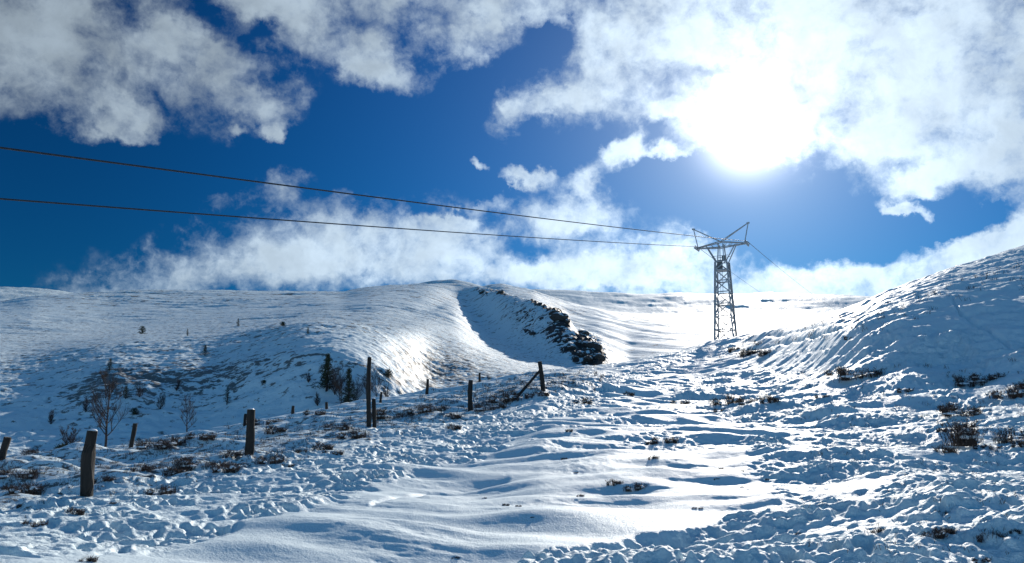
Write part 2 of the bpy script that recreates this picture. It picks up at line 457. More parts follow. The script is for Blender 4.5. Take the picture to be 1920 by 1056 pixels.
tramp = tramp * (1 - 0.55 * crestR)
p1 = pits(x + jx, y + jy, 0.24, 40, 0.14, 0.07, 0.8); p2 = pits(x + 3 - jx, y - 7 + jy, 0.40, 41, 0.17, 0.085, 0.6)
wig = 0.6 + 0.7 * (fbm(x / 1.6, y / 1.6, 2, 0.5, 44) + 0.4)
h = h + tramp * np.clip(wig, 0.15, 1.5) * (0.045 * p1 + 0.085 * p2)
rid = fbm(x / 0.30 + jx * 6, y / 0.22, 3, 0.6, 45)
h = h + tramp * np.clip(1.3 - wig, 0.25, 1.1) * 0.035 * rid
h = h + worn * (1 - .7 * crestR) * 0.46 * perlin(x / 3.6 + 5, y / 2.4, 46) + worn * 0.15 * perlin(x / 1.3, y / 1.0 + 3, 48)
h = h + track * 0.22 * perlin(x / 2.8 + 5, y / 1.8, 49) + bank * 0.15 * perlin(x / 2.0, y / 1.5, 51)
h = h + steep * (0.2 * fbm(x / 6, y / 5, 3, 0.5, 52) + 0.16 * fbm(x / 1.4 + y / 2, y / 1.1, 4, 0.6, 53))
far_pit = pits(x * 0.45, y * 0.45, 0.5, 47, 0.24, 0.15, 0.8)
h = h + tramp * ss(rr, 22, 50) * 0.08 * far_pit
# broken churned snow nearest the camera on the right
churn = worn * (1 - ss(rr, 9.5, 13))
h = h + churn * 0.13 * np.abs(fbm(x / 0.6 + 9, y / 0.6, 4, 0.55, 50))
# single line of footprints straying across the untouched drift
rgh = ss(rr, 60, 130) * ss(330 - rr, 0, 100) * 0.6
h = h + rgh * 0.5 * fbm(x / 8, y / 6, 5, 0.6, 60)
h[RAD[:nr] < 4.5] *= 0.2
def groove(pts, depth, wpx):
    xs = [p[0] for p in pts]
    on = ss(PXs[:nr], xs[0], xs[0] + 15) * (1 - ss(PXs[:nr], xs[-1] - 15, xs[-1]))
    return -depth * on * np.exp(-((PYs[:nr] - np.interp(PXs[:nr], xs, [p[1] for p in pts])) / wpx) ** 2) * (RR[:nr] > 10) * (RR[:nr] < 200)


h = h + groove([(1230, 690), (1340, 655), (1450, 628), (1560, 604), (1640, 577)], 0.28, 3.0)
h = h + groove([(1270, 686), (1400, 655), (1520, 632), (1600, 606)], 0.22, 2.6)
h = h + groove([(1780, 552), (1800, 590), (1860, 630), (1900, 655)], 0.20, 5.0)
h = h + groove([(860, 822), (960, 790), (1010, 772), (1060, 752)], 0.10, 3.5)
h = h + groove([(690, 950), (800, 915), (900, 905), (960, 892)], 0.05, 4.0)
fade_n = ss(RAD[:nr], 200, 330)[:, None]
H = np.zeros_like(Z)
H[:nr] = h * (1 - fade_n)
# far relief
f0 = np.searchsorted(RAD, 110)
x, y, rr, aa = X[f0:], Y[f0:], RR[f0:], AA[f0:]
px_, py_ = PX[f0:], PY[f0:]
hillm = ss(rr, 120, 200)
wx = x + 14 * perlin(x / 90, y / 90, 70); wy = y + 10 * perlin(x / 70, y / 70, 71)
smoothz = ss(px_, 1010, 1080) * ss(rr, 380, 480) * (1 - ss(rr, 1000, 1300))
strk = fbm(wx / 46, wy / 13 + wx / 120, 4, 0.55, 72)
hf = hillm * ((1 - 0.8 * smoothz) * 0.62 * strk * np.clip(rr / 350, 0.35, 1.6) * (0.35 + 1.3 * ss(fbm(x / 120, y / 90, 2, 0.5, 74), -0.3, 0.4)) + 0.22 * (1 - .6 * smoothz) * fbm(x / 11, y / 6, 4, 0.6, 75))
hf += ss(rr, 500, 900) * 3.0 * fbm(x / 160, y / 90, 4, 0.5, 77)
hf += ss(rr, 1500, 2200) * 6.5 * fbm(wx / 230, wy / 160, 5, 0.5, 78)
# ribs running down the lit slope behind the crag
ribs = ss(px_, 1010, 1100) * ss(rr, 470, 560) * (1 - ss(rr, 1000, 1300))
rough2 = np.exp(-(((px_ - 800) / 110) ** 2 + ((py_ - 690) / 42) ** 2)) * (rr < 360) * hillm
hf += rough2 * (0.9 * fbm(x / 6, y / 4, 4, 0.62, 83) + 1.2 * perlin(x / 22, y / 18, 84))
hf += ribs * 1.1 * fbm((x * 0.75 + y * 0.35) / 13, (y * 0.9 - x * 0.3) / 160, 3, 0.5, 80)
# rough heather slope of the valley bowl
bowl = (1 - ss(np.abs(py_ - np.interp(px_, [0, 200, 400, 600, 760], [815, 760, 750, 705, 740])) / np.interp(px_, [0, 200, 500, 700, 800], [30, 70, 65, 45, 20]), 0.7, 1.2)) * ss(px_, 60, 160) * ss(900 - px_, 60, 140) * (1 - ss(rr, 230, 260)) * hillm
gully = np.exp(-(((px_ - 680) / 90) ** 2 + ((py_ - 712) / 34) ** 2)) * (rr < 200) * hillm
bowl = np.clip(bowl + 1.1 * gully, 0, 1.6)
hf += bowl * 1.1 * fbm(x / 7, y / 5, 4, 0.62, 82)
# crag


def spots(lst):
    s = 0
    for (cx, cy, ax, ay, rot, w) in lst:
        c, q = math.cos(R(rot)), math.sin(R(rot))
        ux = px_ - cx; uy = -(py_ - cy)
        s = np.maximum(s, w * np.exp(-(((ux * c + uy * q) / ax) ** 2 + ((-ux * q + uy * c) / ay) ** 2)))
    return s


crag = spots([(1050, 592, 26, 12, -38, 1.2), (1066, 602, 10, 14, 0, 1.1), (1104, 652, 40, 20, -40, 1.35), (1118, 674, 24, 18, 0, 1.35), (1085, 668, 44, 15, -28, 1.1), (1050, 632, 70, 26, -35, .72),
              (995, 624, 14, 6, -20, .8), (940, 548, 40, 6, -14, .6), (1010, 572, 36, 7, -25, .8), (905, 548, 20, 6, -30, .7), (1000, 600, 80, 34, -25, .46)])
cragd = (rr > 330) & (rr < 640)
crag = crag * ss(rr, 330, 360) * (1 - ss(rr, 760, 860))
led = fbm(x / 10, y / 10, 4, 0.6, 85)
stepn = np.abs(perlin(x / 16 + 0.4 * led, y / 12, 86))
hf += np.clip(crag, 0, 1) * (3.2 * led + 3.5 * stepn)
H[f0:] += hf * 1.0
Zf = Z + H
# keep a clean eye height above the ground under the camera
ROCK = np.zeros_like(Z); VEG = np.zeros_like(Z); TR = np.zeros_like(Z); TR[:nr] = tramp
ROCK[f0:] = crag * (0.75 + 1.3 * fbm(x / 11 + 3, (y + 2.0 * Zf[f0:]) / 7, 4, 0.65, 90))
VEG[f0:] = bowl * 1.15 + 0.55 * ss(1120 - px_, 0, 100) * ss(px_, 0, 1) * hillm
VEG[f0:] += 0.42 * rough2 + 0.35 * ribs
VEG[f0:] += 0.45 * ss(px_, 1560, 1700) * (1 - ss(np.abs(py_ - np.interp(px_, [1560, 1750, 1920], [585, 528, 478])), 8, 22)) * (rr < 330)
VEG[:nr] += bank * 0.62


def z_at(a, rdist):
    j = np.clip(np.searchsorted(AZ, a) - 1, 0, NA - 2); i = np.clip(np.searchsorted(RAD, rdist) - 1, 0, NR - 2)
    fa = (a - AZ[j]) / (AZ[j + 1] - AZ[j]); fr = (rdist - RAD[i]) / (RAD[i + 1] - RAD[i])
    return EYE + (Zf[i, j] * (1 - fa) + Zf[i, j + 1] * fa) * (1 - fr) + (Zf[i + 1, j] * (1 - fa) + Zf[i + 1, j + 1] * fa) * fr


def gz(xx, yy):
    return float(z_at(math.atan2(xx, yy), math.hypot(xx, yy)))


def hit(px, py, rmin=6.0, rmax=5000):
    """where the sight line through a photo pixel meets the ground"""
    a, t = azt(px, py)
    i0 = np.searchsorted(RAD, rmin)
    j = int(np.clip(np.searchsorted(AZ, a), 0, NA - 1))
    col_ = Zf[i0:, j] / RAD[i0:]
    idx = np.nonzero(col_ >= t)[0]
    rd = RAD[i0 + idx[0]] if len(idx) else RAD[i0 + int(np.argmax(col_))]
    rd = min(rd, rmax)
    return (rd * math.sin(a), rd * math.cos(a), float(z_at(a, rd))), rd


# ------------------------------------------------------------------ materials
def new_mat(name):
    m = bpy.data.materials.new(name); m.use_nodes = True
    t = m.node_tree; b = t.nodes['Principled BSDF']
    return m, t, b, G(t)


def snow_material():
    m, t, b, q = new_mat('snow')
    geo = t.nodes.new('ShaderNodeNewGeometry'); pos = geo.outputs['Position']
    at = t.nodes.new('ShaderNodeAttribute'); at.attribute_name = 'rock'
    av = t.nodes.new('ShaderNodeAttribute'); av.attribute_name = 'veg'
    ar = t.nodes.new('ShaderNodeAttribute'); ar.attribute_name = 'tramp'
    dist = q.v('LENGTH', pos)
    n1 = q.noise(pos, 0.35, 5, 0.6); n2 = q.noise(pos, 1.3, 6, 0.65)
    # bare rock
    rn = q.m('ADD', at.outputs['Fac'], q.m('MULTIPLY', q.m('SUBTRACT', n1, 0.5), 1.3))
    rockm = q.rng(rn, 0.36, 0.46)
    rc = q.mix(n2, (0.018, 0.017, 0.018), (0.085, 0.078, 0.075))
    # heather tips through thin snow: finer near, coarser where the slope is far
    st = q.mapping(pos, sc=(1.0, 1.6, 1.0))
    va = q.noise(st, 4.0, 4, 0.7); vb = q.noise(st, 0.42, 4, 0.72); vc = q.noise(st, 0.10, 5, 0.75)
    fa = q.rng(dist, 60, 140); fb_ = q.rng(dist, 350, 700)
    vv = q.m('ADD', q.m('MULTIPLY', va, q.m('SUBTRACT', 1.0, fa)), q.m('MULTIPLY', vb, fa))
    vv = q.m('ADD', q.m('MULTIPLY', vv, q.m('SUBTRACT', 1.0, fb_)), q.m('MULTIPLY', vc, fb_))
    vs = q.m('ADD', vv, q.m('MULTIPLY', av.outputs['Fac'], 0.24))
    vegm = q.m('MULTIPLY', q.rng(vs, 0.67, 0.74), q.rng(av.outputs['Fac'], 0.02, 0.12))
    vegc = q.mix(n2, (0.035, 0.022, 0.018), (0.11, 0.08, 0.06))
    sn = q.mix(q.noise(pos, 0.7, 3, 0.5), (0.69, 0.82, 0.86), (0.76, 0.87, 0.90))
    c = q.mix(q.m('MULTIPLY', vegm, 0.85), sn, vegc)
    c = q.mix(rockm, c, rc)
    t.links.new(c, b.inputs['Base Color'])
    b.inputs['Roughness'].default_value = 0.6
    b.inputs['Specular IOR Level'].default_value = 0.15
    b1 = q.noise(pos, 5.5, 6, 0.62); b2 = q.noise(pos, 38.0, 3, 0.6); b3 = q.noise(st, 0.5, 5, 0.6)
    near = q.rng(dist, 8, 45, 1.0, 0.0)
    hgt = q.m('ADD', q.m('MULTIPLY', q.m('MULTIPLY', b1, q.m('ADD', 0.25, ar.outputs['Fac'])), 0.075), q.m('MULTIPLY', q.m('MULTIPLY', b2, near), 0.010))
    hgt = q.m('ADD', hgt, q.m('MULTIPLY', q.m('MULTIPLY', b3, fa), 0.38))
    hgt = q.m('ADD', hgt, q.m('MULTIPLY', q.m('MULTIPLY', n1, rockm), 3.0))
    bp = t.nodes.new('ShaderNodeBump'); bp.inputs['Strength'].default_value = 0.9; bp.inputs['Distance'].default_value = 1.0
    t.links.new(hgt, bp.inputs['Height']); t.links.new(bp.outputs[0], b.inputs['Normal'])
    return m


def simple_mat(name, c0, c1, scale, rough=0.8, metal=0.0, stretch=(1, 1, 1), bump=0.0):
    m, t, b, q = new_mat(name)
    tcn = t.nodes.new('ShaderNodeTexCoord')
    v = q.mapping(tcn.outputs['Object'], sc=stretch)
    n = q.noise(v, scale, 6, 0.65)
    t.links.new(q.mix(q.rng(n, 0.3, 0.7), c0, c1), b.inputs['Base Color'])
    b.inputs['Roughness'].default_value = rough; b.inputs['Metallic'].default_value = metal
    if bump:
        bp = t.nodes.new('ShaderNodeBump'); bp.inputs['Distance'].default_value = bump
        t.links.new(n, bp.inputs['Height']); t.links.new(bp.outputs[0], b.inputs['Normal'])
    return m


SNOW = snow_material()
WOOD = simple_mat('weathered_wood', (0.008, 0.007, 0.007), (0.028, 0.024, 0.021), 14, 0.9, 0, (1, 1, 0.12), 0.02)
STEEL = simple_mat('galvanised_steel', (0.32, 0.33, 0.35), (0.45, 0.46, 0.48), 3, 0.6, 0.3)
PAINT = simple_mat('grey_box_paint', (0.10, 0.12, 0.13), (0.16, 0.18, 0.19), 3, 0.6)
ROPE = simple_mat('steel_rope', (0.015, 0.016, 0.02), (0.04, 0.042, 0.048), 5, 0.6)
BARK = simple_mat('bark', (0.025, 0.016, 0.016), (0.07, 0.05, 0.045), 9, 0.9)
TWIG = simple_mat('heather_twigs', (0.03, 0.018, 0.016), (0.12, 0.075, 0.055), 7, 0.95)
NEEDLE = simple_mat('pine_needles', (0.018, 0.03, 0.016), (0.06, 0.075, 0.035), 4, 0.9)
BRACKEN = simple_mat('dry_bracken', (0.10, 0.055, 0.03), (0.2, 0.12, 0.07), 6, 0.95)
CLUMPSNOW = simple_mat('clump_snow', (0.80, 0.83, 0.87), (0.86, 0.88, 0.9), 6, 0.6)
WIRE = simple_mat('old_wire', (0.05, 0.045, 0.04), (0.1, 0.09, 0.08), 6, 0.7)


# ------------------------------------------------------------------ mesh helpers
COL = scene.collection


def grid_mesh(name, mask_faces, label_kind='structure'):
    ii, jj = np.nonzero(mask_faces)
    j2 = (jj + 1) % NA
    f = np.stack([ii * NA + jj, (ii + 1) * NA + jj, (ii + 1) * NA + j2, ii * NA + j2], 1)[:, ::-1]
    u, inv = np.unique(f.ravel(), return_inverse=True)
    me = bpy.data.meshes.new(name)
    co = np.stack([X.ravel()[u], Y.ravel()[u], Zf.ravel()[u] + EYE], 1).astype(np.float32)
    me.vertices.add(len(u)); me.vertices.foreach_set('co', co.ravel())
    nf = len(f)
    me.loops.add(nf * 4); me.loops.foreach_set('vertex_index', inv.ravel().astype(np.int32))
    me.polygons.add(nf); me.polygons.foreach_set('loop_start', np.arange(nf, dtype=np.int32) * 4)
    me.polygons.foreach_set('loop_total', np.full(nf, 4, dtype=np.int32))
    me.update(calc_edges=True)
    me.polygons.foreach_set('use_smooth', np.ones(nf, dtype=bool))
    for nm, arr in (('rock', ROCK), ('veg', VEG), ('tramp', TR)):
        a = me.attributes.new(nm, 'FLOAT', 'POINT'); a.data.foreach_set('value', arr.ravel()[u].astype(np.float32))
    me.materials.append(SNOW)
    o = bpy.data.objects.new(name, me); COL.objects.link(o); o['kind'] = label_kind
    return o


rmid = np.sqrt(RAD[1:] * RAD[:-1])[:, None]
right_hill = AZ > azt(1345, 640)[0]
bound1 = np.where(right_hill, KD[7], KD[5])[None, :]
bound2 = KD[13][None, :]
g0 = rmid < bound1; g1 = (rmid >= bound1) & (rmid < bound2); g2 = rmid >= bound2
grid_mesh('snowy_ground', g0)
grid_mesh('hill', g1)
grid_mesh('distant_hill', g2)


class MB:
    def __init__(s): s.v = []; s.f = []; s.mi = []

    def tube(s, pts, rads, n=6, cap=True, mi=0, squash=1.0):
        base = len(s.v); pts = [Vector(p) for p in pts]
        up = Vector((0, 0, 1)); last = None
        for i, p in enumerate(pts):
            d = (pts[min(i + 1, len(pts) - 1)] - pts[max(i - 1, 0)]).normalized()
            a = d.cross(up)
            if a.length < 0.05: a = d.cross(Vector((1, 0, 0)))
            a.normalize(); b = d.cross(a)
            if last is not None and a.dot(last) < 0: a = -a; b = -b
            last = a
            for k in range(n):
                th = 2 * pi * k / n
                rr_ = rads[i] if not callable(rads) else rads(i, k)
                s.v.append(p + a * (math.cos(th) * rr_) + b * (math.sin(th) * rr_ * squash))
        for i in range(len(pts) - 1):
            for k in range(n):
                k2 = (k + 1) % n
                s.f.append((base + i * n + k, base + i * n + k2, base + (i + 1) * n + k2, base + (i + 1) * n + k)); s.mi.append(mi)
        if cap:
            s.f.append(tuple(base + k for k in range(n))[::-1]); s.mi.append(mi)
            e = base + (len(pts) - 1) * n
            s.f.append(tuple(e + k for k in range(n))); s.mi.append(mi)

    def bar(s, a, b, w, h=None, mi=0):
        a = Vector(a); b = Vector(b); h = h or w
        d = (b - a).normalized(); up = Vector((0, 0, 1))
        x_ = d.cross(up)
        if x_.length < 0.05: x_ = d.cross(Vector((0, 1, 0)))
        x_.normalize(); y_ = x_.cross(d)
        base = len(s.v)
        for p in (a, b):
            for (i, j) in ((-1, -1), (1, -1), (1, 1), (-1, 1)):
                s.v.append(p + x_ * (i * w / 2) + y_ * (j * h / 2))
        q = base
        for f in ((3, 2, 1, 0), (4, 5, 6, 7), (0, 1, 5, 4), (1, 2, 6, 5), (2, 3, 7, 6), (3, 0, 4, 7)):
            s.f.append(tuple(q + k for k in f)); s.mi.append(mi)

    def angle_bar(s, a, b, w, mi=0):
        """L section steel member"""
        a = Vector(a); b = Vector(b)
        d = (b - a).normalized(); x_ = d.cross(Vector((0, 0, 1)))
        if x_.length < 0.05: x_ = Vector((1, 0, 0))
        x_.normalize(); y_ = x_.cross(d)
        t_ = w * 0.22
        s.bar(a + x_ * (w / 2), b + x_ * (w / 2), t_, w, mi); s.bar(a + y_ * (w / 2), b + y_ * (w / 2), w, t_, mi)

    def tri(s, a, b, c, mi=0):
        q = len(s.v); s.v += [Vector(a), Vector(b), Vector(c)]; s.f.append((q, q + 1, q + 2)); s.mi.append(mi)

    def blade(s, a, b, w, rnd, mi=0):
        """thin three sided spike"""
        a = Vector(a); b = Vector(b); d = (b - a).normalized()
        x_ = d.cross(Vector((rnd.uniform(-1, 1), rnd.uniform(-1, 1), rnd.uniform(-.3, .3))))
        if x_.length < 0.05: x_ = Vector((1, 0, 0))
        x_.normalize(); y_ = d.cross(x_)
        q = len(s.v)
        s.v += [a + x_ * w, a - x_ * (w / 2) + y_ * (w * .87), a - x_ * (w / 2) - y_ * (w * .87), b]
        for f in ((0, 1, 3), (1, 2, 3), (2, 0, 3)):
            s.f.append(tuple(q + k for k in f)); s.mi.append(mi)

    def lump(s, c, rx, ry, rz, rnd, mi=0, seg=8, rings=5):
        """irregular lump of snow"""
        base = len(s.v); c = Vector(c); ph = rnd.uniform(0, 9)
        s.v.append(c + Vector((0, 0, rz)))
        for i in range(1, rings):
            th = pi * i / rings
            for k in range(seg):
                f_ = 2 * pi * k / seg; w = 1 + 0.22 * math.sin(3 * f_ + ph + i) + 0.12 * math.sin(5 * f_ + 2 * ph)
                s.v.append(c + Vector((rx * math.sin(th) * math.cos(f_) * w, ry * math.sin(th) * math.sin(f_) * w, rz * math.cos(th))))
        s.v.append(c - Vector((0, 0, rz * .6)))
        for k in range(seg):
            k2 = (k + 1) % seg
            s.f.append((base, base + 1 + k, base + 1 + k2)); s.mi.append(mi)
            for i in range(rings - 2):
                a = base + 1 + i * seg
                s.f.append((a + k, a + seg + k, a + seg + k2, a + k2)); s.mi.append(mi)
            a = base + 1 + (rings - 2) * seg
            s.f.append((a + k, len(s.v) - 1, a + k2)); s.mi.append(mi)

    def mesh(s, name, mats, smooth=False):
        me = bpy.data.meshes.new(name)
        me.from_pydata([tuple(v) for v in s.v], [], s.f)
        for m in (mats if isinstance(mats, (list, tuple)) else [mats]): me.materials.append(m)
        me.polygons.foreach_set('material_index', s.mi)
        if smooth: me.polygons.foreach_set('use_smooth', [True] * len(s.f))
        me.update()
        return me

    def build(s, name, mats, parent=None, smooth=False, label=None):
        o = bpy.data.objects.new(name, s.mesh(name, mats, smooth)); COL.objects.link(o)
        if parent: o.parent = parent
        if label: o['label'] = label
        return o


def empty(name, loc, rz=0.0):
    o = bpy.data.objects.new(name, None); COL.objects.link(o)
    o.location = loc; o.rotation_euler = (0, 0, rz); o.empty_display_size = 0.2
    return o


def tag(o, label, cat, group=None):
    o['label'] = label; o['category'] = cat
    if group: o['group'] = group
    return o


def copy_tree(o, parent=None):
    c = o.copy(); COL.objects.link(c); c.parent = parent
    for ch in list(o.children): copy_tree(ch, c)
    return c


# ------------------------------------------------------------------ lattice pylon
def pylon():
    D = 136.0
    bx, by, _ = P(1361, 640, D)
    zb = gz(bx, by) - 0.3
    bearing = math.atan2(54, 101)               # the ropes' heading
    root = empty('lift_pylon', (bx, by, zb), -bearing)
    tag(root, 'tall grey steel lattice pylon with horned crossarm standing on the snowy crest', 'pylon')
    arm_z = P(1349, 462, D)[2] - zb              # crossarm height above the base
    top_z = P(1351, 492, D)[2] - zb
    s0, s1 = 1.5, 0.92
    def half(z): return s0 + (s1 - s0) * z / top_z
    cs = [(-1, -1), (1, -1), (1, 1), (-1, 1)]
    for (a, b) in cs:
        m = MB(); m.angle_bar((a * s0, b * s0, 0), (a * s1, b * s1, top_z), 0.25)
        m.bar((a * s0, b * s0, -0.6), (a * s0, b * s0, 0.15), 0.55)
        m.build('leg', STEEL, root)
    zs = [0.4]
    step = 2.3
    while zs[-1] + step < top_z: zs.append(zs[-1] + step); step *= 0.955
    zs.append(top_z)
    for f in range(4):
        m = MB(); a, b = cs[f], cs[(f + 1) % 4]
        for i in range(len(zs) - 1):
            z0, z1 = zs[i], zs[i + 1]
            h0, h1 = half(z0), half(z1)
            A0 = Vector((a[0] * h0, a[1] * h0, z0)); B0 = Vector((b[0] * h0, b[1] * h0, z0))
            A1 = Vector((a[0] * h1, a[1] * h1, z1)); B1 = Vector((b[0] * h1, b[1] * h1, z1))
            m.angle_bar(A0, B0, 0.16)
            if i % 2 == f % 2: m.angle_bar(A0, B1, 0.15)
            else: m.angle_bar(B0, A1, 0.15)
        m.build('bracing', STEEL, root)
    # flaring neck to the crossarm
    m = MB(); fl = 2.35
    for sy in (-1, 1):
        for sx in (-1, 1):
            m.angle_bar((sx * s1, sy * s1, top_z), (sx * fl, sy * 0.5, arm_z - 0.1), 0.17)
            m.angle_bar((sx * s1 * 0.55, sy * s1, top_z), (sx * 0.35, sy * 0.5, arm_z + 0.35), 0.13)
        m.angle_bar((-s1, sy * s1, top_z), (s1, sy * s1, top_z), 0.14)
        m.angle_bar((-s1 * 1.35, sy * 0.75, top_z + (arm_z - top_z) * .35), (s1 * 1.35, sy * 0.75, top_z + (arm_z - top_z) * .35), 0.09)
    m.build('neck', STEEL, root)
    W = 4.2
    m = MB()
    for sy in (-1, 1):
        for sx in (-1, 1):
            m.angle_bar((0, sy * 0.5, arm_z - 0.25), (sx * W, sy * 0.16, arm_z), 0.15)
            m.angle_bar((0, sy * 0.5, arm_z + 0.75), (sx * W, sy * 0.16, arm_z + 0.08), 0.13)
            for k in range(4):
                x0 = sx * W * (k + 0.2) / 4.4; x1 = sx * W * (k + 0.9) / 4.4
                f0_ = abs(x0) / W; f1_ = abs(x1) / W
                m.angle_bar((x0, sy * (0.5 - 0.34 * f0_), arm_z - 0.25 + 0.25 * f0_), (x1, sy * (0.5 - 0.34 * f1_), arm_z + 0.75 - 0.67 * f1_), 0.08)
        m.angle_bar((sy * W * .35, -0.4, arm_z), (sy * W * .35, 0.4, arm_z), 0.08)
        m.angle_bar((sy * W * .7, -0.27, arm_z), (sy * W * .7, 0.27, arm_z), 0.08)
    m.build('crossarm', STEEL, root)
    for sx in (-1, 1):
        m = MB(); tip = Vector((sx * (W + 0.42), 0, arm_z + 3.45))
        m.angle_bar((sx * W * 0.93, -0.2, arm_z), tip, 0.15)
        m.angle_bar((0.0, 0.35, arm_z + 0.75), tip, 0.13); m.angle_bar((0.0, -0.35, arm_z + 0.75), tip + Vector((0, -.1, 0)), 0.13)
        m.bar(tip + Vector((-sx * .25, 0, 0)), tip + Vector((sx * .22, 0, .05)), 0.24)
        m.build('horn', STEEL, root)
        # sheave battery carrying the rope
        m = MB(); sx_ = sx * W
        m.bar((sx_ , -1.5, arm_z - 0.12), (sx_, 1.5, arm_z - 0.12), 0.12, 0.22)
        for k in range(4):
            yy = -1.2 + 0.8 * k
            m.tube([(sx_ + 0.08 , yy, arm_z + 0.12), (sx_ + 0.18, yy, arm_z + 0.12)], [0.22, 0.22], 12)
        m.build('rope_wheels', STEEL, root)
    m = MB(); m.bar((-0.35, -0.1, top_z - 1.3), (-0.35, -0.1, top_z + 0.35), 0.75, 0.7)
    m.bar((0.35, -0.2, top_z + 0.2), (0.35, -0.2, top_z + 1.05), 0.5, 0.5)
    m.build('switch_box', PAINT, root)
    m = MB()
    m.bar((-s1, 0, top_z - 1.45), (s1, 0, top_z - 1.45), 1.7, 0.07)
    m.build('platform', STEEL, root)
    m = MB()
    for sx in (-1, 1): m.bar((sx * .2, -s0 * 0.98 , 0.2), (sx * .2, -s1 * 1.05, top_z - 1.4), 0.05)
    zz = 0.5
    while zz < top_z - 1.6:
        yy = -s0 * .98 + (s0 * .98 - s1 * 1.05) * zz / (top_z - 1.6)
        m.bar((-.2, yy, zz), (.2, yy, zz), 0.03); zz += 0.35
    m.build('ladder', STEEL, root)
    c, s = math.cos(-bearing), math.sin(-bearing)
    ends = {}
    for sx in (-1, 1):
        lx = sx * W + 0.13 * 1
        ends[sx] = Vector((bx + lx * c, by + lx * s, zb + arm_z + 0.36))
    return ends


ENDS = pylon()


def rope(start, near, nearsag, far, farsag, label, seed):
    m = MB(); pts = []
    s = Vector(start)
    n_ = Vector(near); f_ = Vector(far)
    for i in range(48, 0, -1):
        q = i / 48; p = s.lerp(n_, q); p.z -= nearsag * 4 * q * (1 - q); pts.append(p)
    for i in range(0, 33):
        q = i / 32; p = s.lerp(f_, q); p.z -= farsag * 4 * q * (1 - q); pts.append(p)
    m.tube(pts, [0.043] * 48 + [0.043 - 0.017 * min(1, i / 6) for i in range(33)], 8)
    o = m.build('lift_rope', ROPE, None, True)
    return tag(o, label, 'rope', 'ropes carried by the pylon')


hd = Vector((54, 101, 0)).normalized()


def extend(p0, p1, k):
    return p1 + (p1 - p0) * k


nA = Vector(P(0, 277, 36.0)) + Vector((0, 0, 0.47)); nB = Vector(P(0, 373, 44.3)) + Vector((0, 0, 0.43))
# near ends carried on past the left edge of the picture
fA = Vector(P(1532, 552, 243.0)); fB = Vector(P(1446, 556, 246.0))
rope(ENDS[1], extend(ENDS[1], nA, 0.45), 0.55, extend(ENDS[1], fA, 0.9), 1.0, 'upper dark steel rope from the left edge to the pylon arm nearest the sun', 1)
rope(ENDS[-1], extend(ENDS[-1], nB, 0.45), 0.5, extend(ENDS[-1], fB, 0.9), 1.0, 'lower dark steel rope from the left edge to the left arm of the pylon', 2)


# ------------------------------------------------------------------ fence posts
def post_mesh(height, rad_, seed, lean=(0, 0), rough=0.1, deep=0.35):
    rnd = random.Random(seed); m = MB(); n = 14
    K = 9; pts = []; rads = []
    ph = rnd.uniform(0, 6)
    for i in range(K):
        q = i / (K - 1); z = -deep + (height + deep) * q
        pts.append((lean[0] * max(z, 0) + 0.02 * math.sin(ph + q * 5), lean[1] * max(z, 0) + 0.015 * math.cos(ph + q * 4), z))
        rads.append(rad_ * (1.12 - 0.17 * q) * (1 + rnd.uniform(-rough, rough)))
    ks = [1 + rnd.uniform(-.06, .06) for _ in range(n)]
    m.tube(pts, lambda i, k: rads[i] * ks[k], n)
    top = Vector(pts[-1])
    return m, top


def add_post(px, pytop, pybase, d, name, label, rad_=0.075, seed=0, lean=(0, 0), hgt=None, snow=True, group='timber posts of the old fence', cat='fence post'):
    a, t = azt(px, pybase); x_, y_ = d * math.sin(a), d * math.cos(a); z_ = gz(x_, y_)
    ztop = P(px, pytop, d)[2]
    h_ = hgt or (ztop - z_)
    root = empty(name, (x_, y_, z_)); tag(root, label, cat, group)
    m, top = post_mesh(h_, rad_, seed, lean)
    m.build('shaft', WOOD, root, False)
    if snow:
        rnd = random.Random(seed); s = MB(); s.lump(top + Vector((0, 0, 0.0)), rad_ * .8, rad_ * .8, 0.03, rnd)
        s.build('snow_cap', CLUMPSNOW, root, True)
    return root, (x_, y_, z_), top, h_


near_posts = [
    (160, 808, 938, 14.0, 'thick weathered fence post nearest the camera, leaning right', 0.092, 1, (0.02, 0)),
    (464, 768, 864, 19.5, 'second thick fence post from the left, beside brown heather', 0.095, 2, (0.035, 0)),
    (882, 713, 766, 33.0, 'short fence post on the bank between tall pole and braced post', 0.10, 3, (0, 0)),
]
for (px, a_, b_, d, lab, rd, sd, ln) in near_posts:
    add_post(px, a_, b_, d, 'fence_post', lab, rd, sd, ln, group=None)
# far fence row, its feet hidden by the bank
for (px, a_, b_, d, rd, sd, ln, lab) in [
    (3, 820, 870, 30.0, .11, 11, (0.10, 0), 'leaning dark fence post at the left edge of the photo'),
    (246, 794, 838, 36.0, .085, 12, (0.05, 0), 'slim fence post right of the bare birch tree'),
    (459, 776, 806, 42.0, .08, 13, (0, 0), 'small fence post just behind the second thick fence post'),
    (549, 761, 786, 50.0, .09, 14, (0, 0), 'tiny dark fence post right of the second thick post'),
    (612, 754, 774, 54.0, .09, 15, (0, 0), 'tiny stump-like fence post below the dark pine trees'),
    (714, 735, 758, 52.0, .08, 16, (0, 0), 'small fence post just right of the tall pole'),
    (801, 711, 740, 56.0, .10, 17, (0, 0), 'small upright fence post midway between tall pole and nearer short post'),
    (900, 699, 730, 62.0, .09, 18, (-.02, 0), 'thin far fence post just right of the short bank post'),
    (952, 716, 724, 66.0, .08, 19, (0, 0), 'barely showing post tip left of the braced post'),
]:
    add_post(px, a_, b_, d, 'fence_post', lab, rd, sd, ln, snow=False, group='far row of fence posts')
